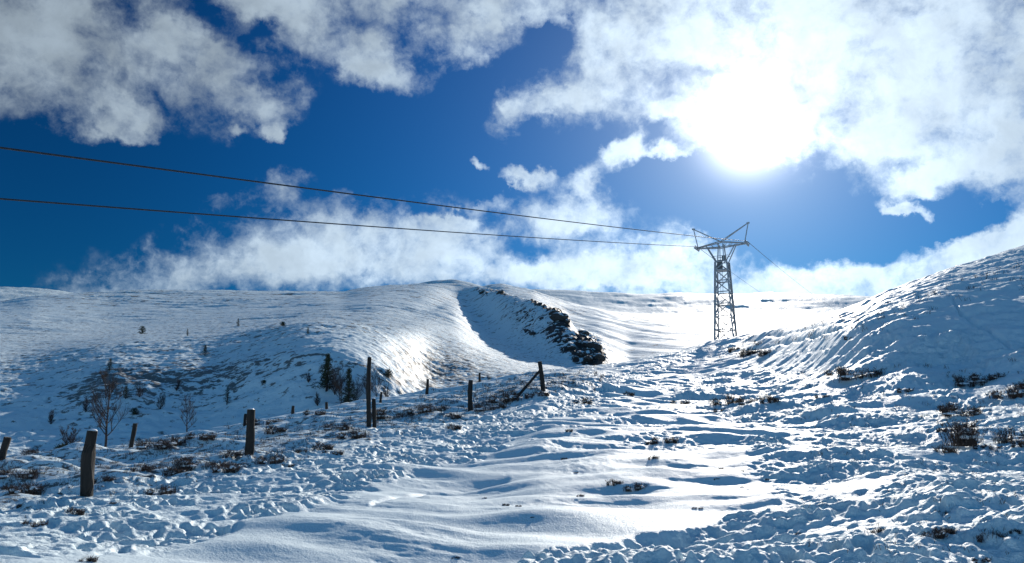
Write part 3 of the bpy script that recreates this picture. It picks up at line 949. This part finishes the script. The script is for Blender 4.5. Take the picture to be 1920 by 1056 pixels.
# tall pole with a short post lashed beside it
add_post(690, 670, 813, 24.0, 'tall_pole', 'tall slender dark pole standing in the middle of the fence', 0.062, 21, (-0.01, 0), group=None, cat='pole')
add_post(700, 748, 813, 24.15, 'fence_post', 'short rough post touching the right side of the tall pole', 0.06, 22, (0.0, 0), group=None)
# strainer post with diagonal brace
root, (x_, y_, z_), top, h_ = add_post(1018, 678, 733, 37.0, 'braced_fence_post', 'stout corner fence post held by a diagonal timber brace', 0.105, 23, (-0.09, 0), group=None)
m = MB(); bx0, by0, bz0 = P(964, 731, 36.2)
bz0 = gz(bx0, by0) - 0.1
m.tube([(bx0 - x_, by0 - y_, bz0 - z_), (-0.07, -0.02, h_ * 0.74)], [0.07, 0.06], 8)
m.build('brace', WOOD, root, False)


# ------------------------------------------------------------------ bare trees
def branch(m, p, d, length, rad_, depth, rnd, twigs, droop=0.0, n=5, spread=0.55):
    pts = [Vector(p)]; d = Vector(d).normalized(); seg = 5 if depth > 0 else 3
    rads = [rad_]
    for i in range(seg):
        d = (d + Vector((rnd.uniform(-1, 1), rnd.uniform(-1, 1), rnd.uniform(-.5, .7))) * 0.13 + Vector((0, 0, 0.05 - droop))).normalized()
        pts.append(pts[-1] + d * (length / seg)); rads.append(rad_ * (1 - 0.75 * (i + 1) / seg) + 0.002)
    m.tube(pts, rads, 5 if depth > 1 else 4 if depth else 3, cap=False)
    if depth <= 0: return
    for k in range(twigs):
        q = rnd.uniform(0.25, 1.0); i = min(int(q * seg), seg - 1)
        bp = pts[i].lerp(pts[i + 1], q * seg - i)
        dd = (pts[i + 1] - pts[i]).normalized()
        side = Vector((rnd.uniform(-1, 1), rnd.uniform(-1, 1), rnd.uniform(-.1, .5))).normalized()
        nd = (dd * (1 - spread) + side * spread + Vector((0, 0, .25))).normalized()
        branch(m, bp, nd, length * rnd.uniform(0.4, 0.62), rads[i] * 0.55, depth - 1, rnd, twigs, droop, n, spread)


def bare_tree(px, pytop, pybase, d, label, seed, twigs=7, spread=0.5, lean=0.0, depth=3, rad_=None, group=None, clearh=0.22, trunks=1):
    if d is None: d = hit(px, pybase, 100)[1]
    a, t = azt(px, pybase); x_, y_ = d * math.sin(a), d * math.cos(a); z_ = gz(x_, y_)
    H_ = P(px, pytop, d)[2] - z_
    root = empty('bare_tree', (x_, y_, z_)); tag(root, label, 'tree', group)
    rnd = random.Random(seed); tm = MB(); cm = MB()
    for q in range(trunks):
        r0 = rad_ or 0.014 * H_ + 0.02
        pts = [Vector((0, 0, -.3))]; rads = [r0 * 1.2]; K = 9
        dv = Vector((lean + rnd.uniform(-.25, .25) * (trunks > 1), rnd.uniform(-.2, .2) * (trunks > 1), 1)).normalized()
        for i in range(K):
            dv = (dv + Vector((rnd.uniform(-.07, .07), rnd.uniform(-.07, .07), 0.04))).normalized()
            pts.append(pts[-1] + dv * ((H_ * 0.93 + .3) / K)); rads.append(r0 * (1 - 0.85 * (i + 1) / K) + 0.003)
        tm.tube(pts, rads, 7, cap=False)
        for k in range(int(twigs * 2.6)):
            f_ = clearh + (1 - clearh) * (k + rnd.random()) / (twigs * 2.6); i = min(int(f_ * K), K - 1)
            bp = pts[i].lerp(pts[i + 1], f_ * K - i)
            th = rnd.uniform(0, 2 * pi); up_ = 0.75 + 0.5 * f_
            L_ = H_ * (0.36 - 0.2 * f_) * rnd.uniform(.8, 1.3)
            branch(cm, bp, (math.cos(th), math.sin(th), up_), L_, max(rads[i] * .5, .006), depth - 1, rnd, twigs, 0, 5, spread)
    tm.build('trunk', BARK, root); cm.build('crown', BARK, root)
    return root


bare_tree(199, 702, 841, 52.0, 'tallest bare birch with fine purple-brown twigs in the left valley', 5, 8, 0.45, -0.16, 3, 0.075, clearh=.2)
bare_tree(351, 742, 822, 58.0, 'thin leafless sapling between slim fence post and second thick post', 8, 6, 0.5, -0.03, 3, 0.05)
bare_tree(141, 800, 856, 42.0, 'scraggy low bare bush-like tree just left of nearest fence post', 9, 6, 0.65, -0.45, 3, 0.03, clearh=.1, trunks=3)
bare_tree(640, 690, 768, None, 'leafless reddish tree tangled between the two dark pines', 12, 8, 0.5, 0, 3, 0.06, trunks=2)
bare_tree(708, 690, 758, None, 'leafless thin tree behind the tall pole', 13, 6, 0.5, 0, 3, 0.05, trunks=2)
for (px, a_, b_, sd, lab) in [
    (628, 700, 742, 14, 'bare reddish shrub touching the right side of the tallest pine'),
    (668, 712, 760, 15, 'dense bare shrub right of the second dark pine'),
    (688, 700, 745, 16, 'bare shrub whose twigs show just left of the tall pole'),
    (724, 722, 750, 17, 'low bare shrub right of the tall pole on the gully floor'),
    (596, 738, 764, 18, 'low bare shrub under the left side of the tallest pine'),
    (578, 700, 722, 19, 'sparse shrub on the slope left of the tallest pine'),
    (300, 738, 768, 20, 'sparse shrub in the hollow right of the bushy pine'),
    (262, 720, 746, 22, 'faint shrub above and right of the small bushy pine'),
    (330, 712, 736, 23, 'faint shrub on the slope above the thin sapling'),
    (160, 746, 775, 24, 'shrub tangled with the lower left twigs of the bare birch'),
    (95, 770, 796, 25, 'faint shrub low on the left slope')]:
    bare_tree(px, a_, b_, None, lab, sd, 6, 0.55, 0, 3, 0.05, group='leafless shrubs in the shaded gully and hollow', clearh=.08, trunks=3)


# ------------------------------------------------------------------ pines
def pine_meshes(H_, wid, seed, dens=1.0, bare=0.08, shape=1.0, ragged=0.35):
    rnd = random.Random(seed); tm = MB(); cm = MB()
    tm.tube([(0, 0, -.3), (0.02 * H_, 0, H_ * .5), (0, 0.01 * H_, H_ * .97)], [0.03 * H_ + .02, 0.018 * H_, 0.004 * H_], 7, cap=False)
    nb = int(46 * dens)
    for k in range(nb):
        f_ = bare + (0.98 - bare) * (k + rnd.random() * .8) / nb
        L_ = wid * ((1 - f_) ** shape * 0.95 + 0.10) * rnd.uniform(1 - ragged, 1 + ragged * .6)
        th = k * 2.4 + rnd.uniform(-.5, .5)
        d = Vector((math.cos(th), math.sin(th), rnd.uniform(-.15, .45) + .25 * f_)).normalized()
        b0 = Vector((0, 0, f_ * H_)); b1 = b0 + d * L_
        tm.tube([b0, b1], [0.008 * H_ * (1 - f_) + .006, 0.004], 4, cap=False)
        nn = int(22 * dens * (0.4 + L_ / wid))
        for j in range(nn):
            q = rnd.uniform(0.15, 1.08); c = b0.lerp(b1, q) + Vector((rnd.gauss(0, 1), rnd.gauss(0, 1), rnd.gauss(0, 1))) * (0.055 * wid + .02)
            for w in range(3):
                v = Vector((rnd.uniform(-1, 1), rnd.uniform(-1, 1), rnd.uniform(-.3, 1))).normalized() * rnd.uniform(.07, .13) * max(wid, .5) * .9
                s_ = v.cross(Vector((rnd.uniform(-1, 1), rnd.uniform(-1, 1), rnd.uniform(-1, 1)))).normalized() * (0.03 * max(wid, .5))
                cm.tri(c - s_, c + s_, c + v)
    return tm.mesh('trunk', BARK), cm.mesh('crown', NEEDLE)


def pine(px, pytop, pybase, label, seed, wid=0.3, rmin=110, d=None, name='pine_tree', group=None, cat='pine tree', **kw):
    if d is None: (x_, y_, z_), d = hit(px, pybase, rmin)
    else:
        a, t = azt(px, pybase); x_, y_ = d * math.sin(a), d * math.cos(a); z_ = gz(x_, y_)
    H_ = max(P(px, pytop, d)[2] - z_, 0.5)
    root = empty(name, (x_, y_, z_ - 0.05)); tag(root, label, cat, group)
    tm, cm = pine_meshes(H_, H_ * wid, seed, **kw)
    for nm, me in (('trunk', tm), ('crown', cm)):
        o = bpy.data.objects.new(nm, me); COL.objects.link(o); o.parent = root
    return root


pine(612, 664, 736, 'tallest dark pine in the shaded gully', 31, .32,  dens=1.5, ragged=.5)
pine(652, 690, 766, 'second dark pine right of the tallest gully pine', 32, .27,  dens=1.4, ragged=.5)
pine(205, 672, 697, 'small rounded pine alone on the slope above the bare birch', 33, .34, shape=.55)
pine(235, 724, 749, 'small bushy pine right of the bare birch crown', 34, .42, shape=.8)
pine(425, 724, 762, 'small narrow pine in the hollow above the second thick post', 35, .24, shape=.7)
pine(384, 648, 668, 'small pine with drooping side on the open white slope', 36, .42, shape=.9)
pine(266, 612, 627, 'squat dark pine highest on the left slope', 37, .55, shape=.5)
pine(351, 616, 630, 'tiny slender pine right of the squat highest pine', 38, .25, shape=.8)
pine(446, 597, 613, 'tiny pine near the top middle of the left hill', 39, .3, shape=.8)
pine(530, 604, 611, 'low dark juniper tuft below the hill top', 40, .9, shape=.4)
pine(577, 613, 628, 'tiny pale sapling on the white slope above the gully', 41, .32, shape=.7)
pine(728, 694, 712, 'round dark green bush on the shaded gully wall', 42, .7, shape=.35, rmin=100)
pine(252, 766, 778, 'low rust-brown shrub on the slope below the bushy pine', 43, .9, shape=.4)
pine(115, 838, 850, 'small yellow-green bush at the foot of the scraggy bare tree', 44, .75, d=41.0, shape=.35)
pine(495, 716, 722, 'dark speck of juniper on the slope left of the gully', 45, .8, shape=.4)


# ------------------------------------------------------------------ heather clumps
def heather_parts(seed, w=0.5, hgt=0.3, n=170, snow=5, flat=0.6):
    rnd = random.Random(seed); m = MB(); s = MB()
    cents = [(rnd.uniform(-.5, .5) * w * 1.1, rnd.uniform(-.35, .35) * w * flat, rnd.uniform(.55, 1.0)) for _ in range(6)]
    for k in range(n):
        cx, cy, ch = cents[k % 6]
        th = rnd.uniform(0, 2 * pi); lean_ = rnd.uniform(.1, .9)
        b0 = Vector((cx + rnd.gauss(0, .07) * w, cy + rnd.gauss(0, .05) * w, -.04))
        L_ = hgt * ch * rnd.uniform(.45, 1.05)
        mid = b0 + Vector((math.cos(th) * lean_ * L_ * .4, math.sin(th) * lean_ * L_ * .4, L_ * .62))
        end = mid + Vector((math.cos(th) * lean_ * L_ * .5 + rnd.gauss(0, .02), math.sin(th) * lean_ * L_ * .5, L_ * .42))
        m.tube([b0, mid, end], [.0045, .0035, .0015], 3, cap=False)
        for j in range(5):
            q = rnd.uniform(.15, 1); c = mid.lerp(end, q) if rnd.random() < .7 else b0.lerp(mid, q)
            v = Vector((rnd.gauss(0, 1), rnd.gauss(0, 1), rnd.uniform(.1, 1.6))).normalized() * rnd.uniform(.03, .06)
            m.blade(c, c + v, .006, rnd)
    for k in range(snow):
        cx, cy, ch = cents[k % 6]
        s.lump((cx + rnd.gauss(0, .05) * w, cy + rnd.gauss(0, .04) * w, hgt * ch * rnd.uniform(.15, .6)), w * rnd.uniform(.05, .14), w * rnd.uniform(.05, .12), hgt * rnd.uniform(.05, .13), rnd)
    return m, s


PROTOS = []
for k in range(8):
    w = [.5, .7, .9, .6, 1.1, .45, .8, 1.3][k]; hh = [.26, .3, .34, .22, .36, .2, .42, .4][k]
    m, s = heather_parts(100 + k, w, hh, [150, 200, 260, 170, 300, 120, 260, 360][k], [5, 6, 8, 5, 9, 3, 3, 7][k])
    b_ = len(m.v); m.v += s.v; m.f += [tuple(q + b_ for q in f) for f in s.f]; m.mi += [1] * len(s.f)
    PROTOS.append((m.mesh('heather_clump', [TWIG, CLUMPSNOW]), w))


def heather(px, py, wpx, label, proto=None, group='heather clumps poking through the snow', tall=1.0, d=None, cat='heather'):
    if d is None: (x_, y_, z_), d = hit(px, py, 6)
    else:
        a, t = azt(px, py); x_, y_ = d * math.sin(a), d * math.cos(a); z_ = gz(x_, y_)
    i = proto if proto is not None else int(px * 7 + py * 3) % 8
    st, w = PROTOS[i]
    sc = (wpx / F * d) / w
    root = bpy.data.objects.new('heather_clump', st); COL.objects.link(root)
    root.location = (x_, y_, z_ - 0.01); root.rotation_euler = (0, 0, (px * 1.7) % 0.8 - 0.4)
    root.scale = (sc, sc, sc * tall)
    tag(root, label, cat, group)
    return root


HEATH = [
    # px, py(base), width px, proto, label
    (1858, 832, 118, 7, 'largest dark bushy heather at the right edge'),
    (1800, 812, 26, 5, 'thin upright heather sprig just left of the largest bush'),
    (1910, 838, 26, 0, 'small tuft at the right edge below the largest bush'),
    (1838, 842, 24, 3, 'low dark tuft directly under the largest right bush'),
    (1868, 842, 20, 3, 'low tuft under the right half of the largest bush'),
    (1770, 848, 30, 0, 'flat dark tuft in the snow lower left of the largest bush'),
    (1762, 810, 18, 5, 'tiny dark tip on the worn snow left of the largest bush'),
    (1795, 780, 60, 4, 'spread of brown heather on the rise above the largest bush'),
    (1775, 770, 36, 1, 'brown tuft at the upper left end of the heather spread'),
    (1890, 745, 46, 1, 'dark heather clump high at the right edge'),
    (1912, 728, 24, 0, 'small clump cut by the right edge above the dark clump'),
    (1815, 728, 60, 4, 'long low heather on the bright snow right of centre slope'),
    (1850, 712, 40, 3, 'faint low heather above the long low one'),
    (1605, 712, 75, 4, 'wide dark heather patch on the hillside below the pylon right'),
    (1570, 702, 36, 1, 'small heather at the left end of the wide hillside patch'),
    (1592, 636, 22, 3, 'lone dark boulder-like tuft high on the shaded hillside'),
    (1400, 668, 42, 6, 'tall stalky heather on the bright crest below the pylon'),
    (1432, 668, 34, 6, 'tall stalky heather right of the other crest stalks'),
    (1372, 660, 24, 5, 'short stalks left of the tall crest stalks'),
    (1362, 758, 46, 1, 'dark tuft at the left of the mid-slope drift edge'),
    (1400, 758, 44, 4, 'dark tuft second along the mid-slope drift edge'),
    (1440, 756, 34, 0, 'dark tuft third along the mid-slope drift edge'),
    (1350, 772, 22, 3, 'small tuft below the mid-slope drift edge'),
    (1275, 758, 26, 3, 'low heather beside the smooth hummock under the crest'),
    (1092, 758, 30, 1, 'dark heather under the round snow hummock on the track'),
    (1178, 742, 18, 0, 'small dark tuft beside the trodden track bend'),
    (1064, 810, 16, 5, 'tiny tuft beside the low snow dome left of the big drift'),
    (1245, 830, 38, 3, 'two-lobed dark tuft lying in the drift hollow'),
    (1215, 834, 20, 5, 'tiny tuft left of the two-lobed drift tuft'),
    (1222, 862, 20, 6, 'small upright sprig above the pair of dark tufts'),
    (1150, 910, 26, 0, 'left one of the pair of dark tufts on smooth snow'),
    (1190, 918, 36, 1, 'right one of the pair of dark tufts on smooth snow'),
    (1078, 888, 9, 5, 'single short sprig on the smooth ridge'),
    (1055, 862, 14, 5, 'tiny sprig on the lip of the drift hollow'),
    (946, 948, 14, 5, 'short dark sprig in the centre foreground'),
    (970, 950, 12, 5, 'second short sprig right of the centre sprig'),
    (997, 972, 8, 5, 'dot-like tip below the centre sprigs'),
    (907, 935, 8, 6, 'thin stem casting a long shadow in the centre'),
    (1086, 932, 14, 6, 'leaning sprig left of the dark pair of tufts'),
    (852, 1048, 14, 6, 'grassy sprig at the bottom of the centre foreground'),
    (1350, 880, 10, 5, 'first of the tips scattered on the bright drift'),
    (1390, 884, 8, 5, 'second of the tips scattered on the bright drift'),
    (1342, 902, 10, 6, 'upright tip at the left of the bright drift'),
    (1390, 914, 8, 6, 'upright tip at the right of the bright drift'),
    (1437, 900, 8, 5, 'tip at the right end of the bright drift'),
    (1300, 954, 10, 5, 'left dot of two at the lower bright drift'),
    (1312, 954, 10, 5, 'right dot of two at the lower bright drift'),
    (1495, 1002, 12, 6, 'single thin upright stalk in the churned snow'),
    (1750, 1010, 40, 1, 'dark heather clump in the lower right corner area'),
    (1772, 1000, 26, 6, 'upright heather right beside the lower right clump'),
    (1850, 1012, 40, 6, 'spiky grass-like heather near the lower right corner'),
    (1645, 1000, 30, 6, 'sparse stalks left of the lower right clump'),
    (1770, 964, 30, 3, 'low tuft above the lower right heather clump'),
    (1838, 1052, 26, 3, 'tuft cut by the bottom edge at the right'),
    (1900, 1000, 18, 6, 'thin sprig at the far lower right'),
    (302, 925, 40, 1, 'snow-dusted tuft below the tuft row left of centre'),
    (325, 890, 34, 0, 'dark end tuft of the tuft row right of the nearest post'),
    (375, 880, 80, 7, 'widest snow-flecked heather between the two thick posts'),
    (425, 884, 44, 1, 'brown heather right of the widest snow-flecked clump'),
    (436, 858, 30, 0, 'dark tuft touching the left foot of the second thick post'),
    (508, 868, 40, 1, 'snowy heather just right of the second thick post'),
    (540, 874, 20, 3, 'small tuft right of the snowy heather by the second post'),
    (560, 850, 22, 5, 'sprig on the white hump right of the second post'),
    (603, 843, 34, 0, 'dark heather on the hump in front of the tall pole'),
    (625, 852, 30, 3, 'dark heather spilling down right of the hump tuft'),
    (628, 806, 46, 4, 'yellowish heather left of the tall pole'),
    (660, 822, 44, 1, 'heather patch at the left foot of the tall pole'),
    (735, 786, 74, 7, 'broad dark heather bush right of the tall pole'),
    (786, 775, 40, 1, 'heather right of the broad bush by the tall pole'),
    (812, 770, 44, 4, 'snow-flecked heather on the bank in front of the small upright post'),
    (850, 786, 24, 0, 'upper of two dark tufts on the bank foot'),
    (850, 806, 24, 0, 'lower of two dark tufts on the bank foot'),
    (915, 770, 60, 4, 'dark heather right of the short bank post'),
    (945, 755, 50, 1, 'reddish heather between bank post and braced post'),
    (985, 745, 40, 3, 'heather beneath the diagonal timber brace'),
    (1018, 744, 20, 0, 'dark tuft at the foot of the braced post'),
    (188, 905, 34, 6, 'spiky heather touching the right side of the nearest post'),
    (50, 926, 48, 1, 'dark snow-topped heather left of the nearest post'),
    (12, 918, 22, 5, 'small tuft at the left edge beside the dark clump'),
    (65, 985, 34, 3, 'half-buried clump below the snow-topped heather'),
    (140, 965, 26, 0, 'half-buried snowy tuft under the nearest post'),
    (38, 950, 16, 5, 'tiny tip at left between two dark clumps'),
    (30, 895, 60, 4, 'pale brown heather behind the left edge bank'),
    (75, 865, 60, 7, 'brown heather bank left of the yellow-green bush'),
    (110, 862, 30, 3, 'brown twigs at the foot of the yellow-green bush'),
    (285, 840, 56, 4, 'dark heather right of the slim fence post'),
    (320, 834, 40, 1, 'heather on the white crest left of the thin sapling'),
    (378, 822, 40, 3, 'brown heather right of the thin sapling'),
    (260, 885, 34, 6, 'sparse straw stalks between nearest post and widest clump'),
    (290, 880, 30, 3, 'pale heather left of the widest snow-flecked clump'),
    (515, 812, 34, 0, 'dark tuft under the tiny post right of the second thick post'),
    (500, 796, 40, 3, 'twigs on the crest right of the second thick post'),
    (590, 778, 30, 3, 'low twigs by the stump-like far post'),
    (160, 1054, 26, 6, 'straw-coloured grass sprig at the bottom left edge'),
    (210, 945, 12, 5, 'dot-like tip in the shade right of the nearest post'),
    (1695, 735, 26, 3, 'faint tuft on the worn slope above middle right'),
    (1540, 745, 20, 3, 'faint tuft below the wide hillside patch'),
]
for (px, py, w, pr, lab) in HEATH:
    heather(px, py, w * (1.0 if w < 100 else .92), lab, pr, tall=(1.25 if w > 100 else 1.0), d=(41.0 if (py < 870 and px < 130) else None))

# loose heather tips and grass nobody could count: one object
rnd = random.Random(77)
m = MB()
def sprig(x_, y_, z_, k, sc):
    for j in range(k):
        th = rnd.uniform(0, 2 * pi); L_ = rnd.uniform(.06, .2) * sc
        b0 = Vector((x_ + rnd.gauss(0, .06) * sc, y_ + rnd.gauss(0, .06) * sc, z_ - .03))
        e = b0 + Vector((math.cos(th) * L_ * .5, math.sin(th) * L_ * .5, L_))
        m.blade(b0, e, .006 * sc, rnd)
        m.blade(b0.lerp(e, .5), b0.lerp(e, .5) + Vector((rnd.gauss(0, .03), rnd.gauss(0, .03), .05)) * sc, .005 * sc, rnd)
for k in range(1300):
    if k < 1000:
        px = rnd.uniform(-60, 1130); c = np.interp(px, [-60, 0, 467, 690, 882, 1016, 1180], [930, 905, 845, 795, 750, 722, 700])
        py = c + rnd.gauss(0, 1) * np.interp(px, [0, 467, 1016], [34, 24, 11])
    elif k < 1180: px = rnd.uniform(1500, 1960); py = rnd.uniform(680, 1040)
    else: px = rnd.uniform(1330, 1950); py = np.interp(px, [1330, 1560, 1750, 1920], [650, 600, 545, 490]) + abs(rnd.gauss(0, 1)) * 22
    (x_, y_, z_), d = hit(px, py, 7)
    if d > 300: continue
    sprig(x_, y_, z_, rnd.randint(3, 9), min(max(d / 30, .45), 2.6))
o = m.build('heather_tips', TWIG)
o['kind'] = 'stuff'; o['label'] = 'brown heather tips and dry grass poking through the snow'; o['category'] = 'heather'


# ------------------------------------------------------------------ boulders on the far slope
def boulder(px, py, wpx, label, seed, group='dark boulders and crags on the far slope', hs=.6):
    (x_, y_, z_), d = hit(px, py, 300)
    s = 1.12 * wpx / F * d / 2; rnd_ = random.Random(seed)
    m = MB(); seg, rings = 12, 7
    ph = [rnd_.uniform(0, 6) for _ in range(4)]
    m.v.append(Vector((0, 0, s * hs)))
    for i in range(1, rings):
        th = pi * i / rings
        for k in range(seg):
            f_ = 2 * pi * k / seg
            w = 1 + .25 * math.sin(2 * f_ + ph[0]) + .18 * math.sin(3 * f_ + ph[1] + th * 2) + rnd_.uniform(-.13, .13)
            m.v.append(Vector((s * w * math.sin(th) * math.cos(f_), s * w * .8 * math.sin(th) * math.sin(f_), s * hs * math.cos(th) * (1 + rnd_.uniform(-.15, .15)))))
    m.v.append(Vector((0, 0, -s * hs)))
    for k in range(seg):
        k2 = (k + 1) % seg
        m.f.append((0, 1 + k, 1 + k2)); m.mi.append(0)
        for i in range(rings - 2):
            a = 1 + i * seg
            m.f.append((a + k, a + seg + k, a + seg + k2, a + k2)); m.mi.append(0)
        a = 1 + (rings - 2) * seg
        m.f.append((a + k, len(m.v) - 1, a + k2)); m.mi.append(0)
    o = m.build('boulder', ROCKM)
    o.location = (x_, y_, z_); o.rotation_euler = (rnd_.uniform(-.3, .3), rnd_.uniform(-.3, .3), rnd_.uniform(0, 3))
    tag(o, label, 'boulder', group)
    return o


def rock_material():
    m, t, b, q = new_mat('dark_rock')
    geo = t.nodes.new('ShaderNodeNewGeometry'); pos = geo.outputs['Position']
    sp = t.nodes.new('ShaderNodeSeparateXYZ'); t.links.new(geo.outputs['Normal'], sp.inputs[0])
    lay = q.noise(q.mapping(pos, sc=(.25, .25, 1.6)), 1.0, 5, .65); n = q.noise(pos, .8, 6, .7)
    c = q.mix(lay, (0.012, 0.012, 0.014), (0.10, 0.095, 0.09))
    up = q.m('ADD', sp.outputs[2], q.m('MULTIPLY', q.m('SUBTRACT', n, .5), 1.6))
    c = q.mix(q.rng(up, .62, .78), c, (0.74, 0.84, 0.90))
    t.links.new(c, b.inputs['Base Color']); b.inputs['Roughness'].default_value = .85
    bp = t.nodes.new('ShaderNodeBump'); bp.inputs['Distance'].default_value = 1.2
    t.links.new(q.m('ADD', lay, n), bp.inputs['Height']); t.links.new(bp.outputs[0], b.inputs['Normal'])
    return m


ROCKM = rock_material()
for k, (px, py, w, lab) in enumerate([
    (1050, 596, 30, 'largest dark rock block on the crest of the crag'),
    (1064, 604, 14, 'steep dark rock at the right end of the crest block'),
    (1036, 588, 16, 'dark rock at the left end of the crest block'),
    (1012, 573, 12, 'small rock on the upper crest of the corrie'),
    (998, 627, 14, 'lone flat rock in the middle of the shaded face'),
    (905, 548, 12, 'small rock near the top of the shaded corrie'),
    (938, 550, 14, 'dark rock below the rounded far summit'),
    (1096, 628, 16, 'rock on the lower crest above the main crag'),
    (1115, 655, 24, 'dark buttress at the right edge of the lower crag'),
    (1103, 679, 20, 'rounded rock at the foot of the crag left of its lowest buttress'),
    (1086, 646, 14, 'dark ledge between shaded face and lower crag'),
    (1120, 672, 26, 'lowest dark buttress of the crag above the track'),
    (1092, 668, 24, 'dark rock in the middle of the lower crag'),
    (1075, 655, 16, 'dark ledge left of the lower crag'),
    (1060, 642, 14, 'small ledge on the lower shaded face'),
    (1100, 648, 18, 'dark ledge in the upper part of the lower crag'),
    (1078, 672, 12, 'small rock low on the shaded face'),
]):
    boulder(px, py, w, lab, 200 + k)
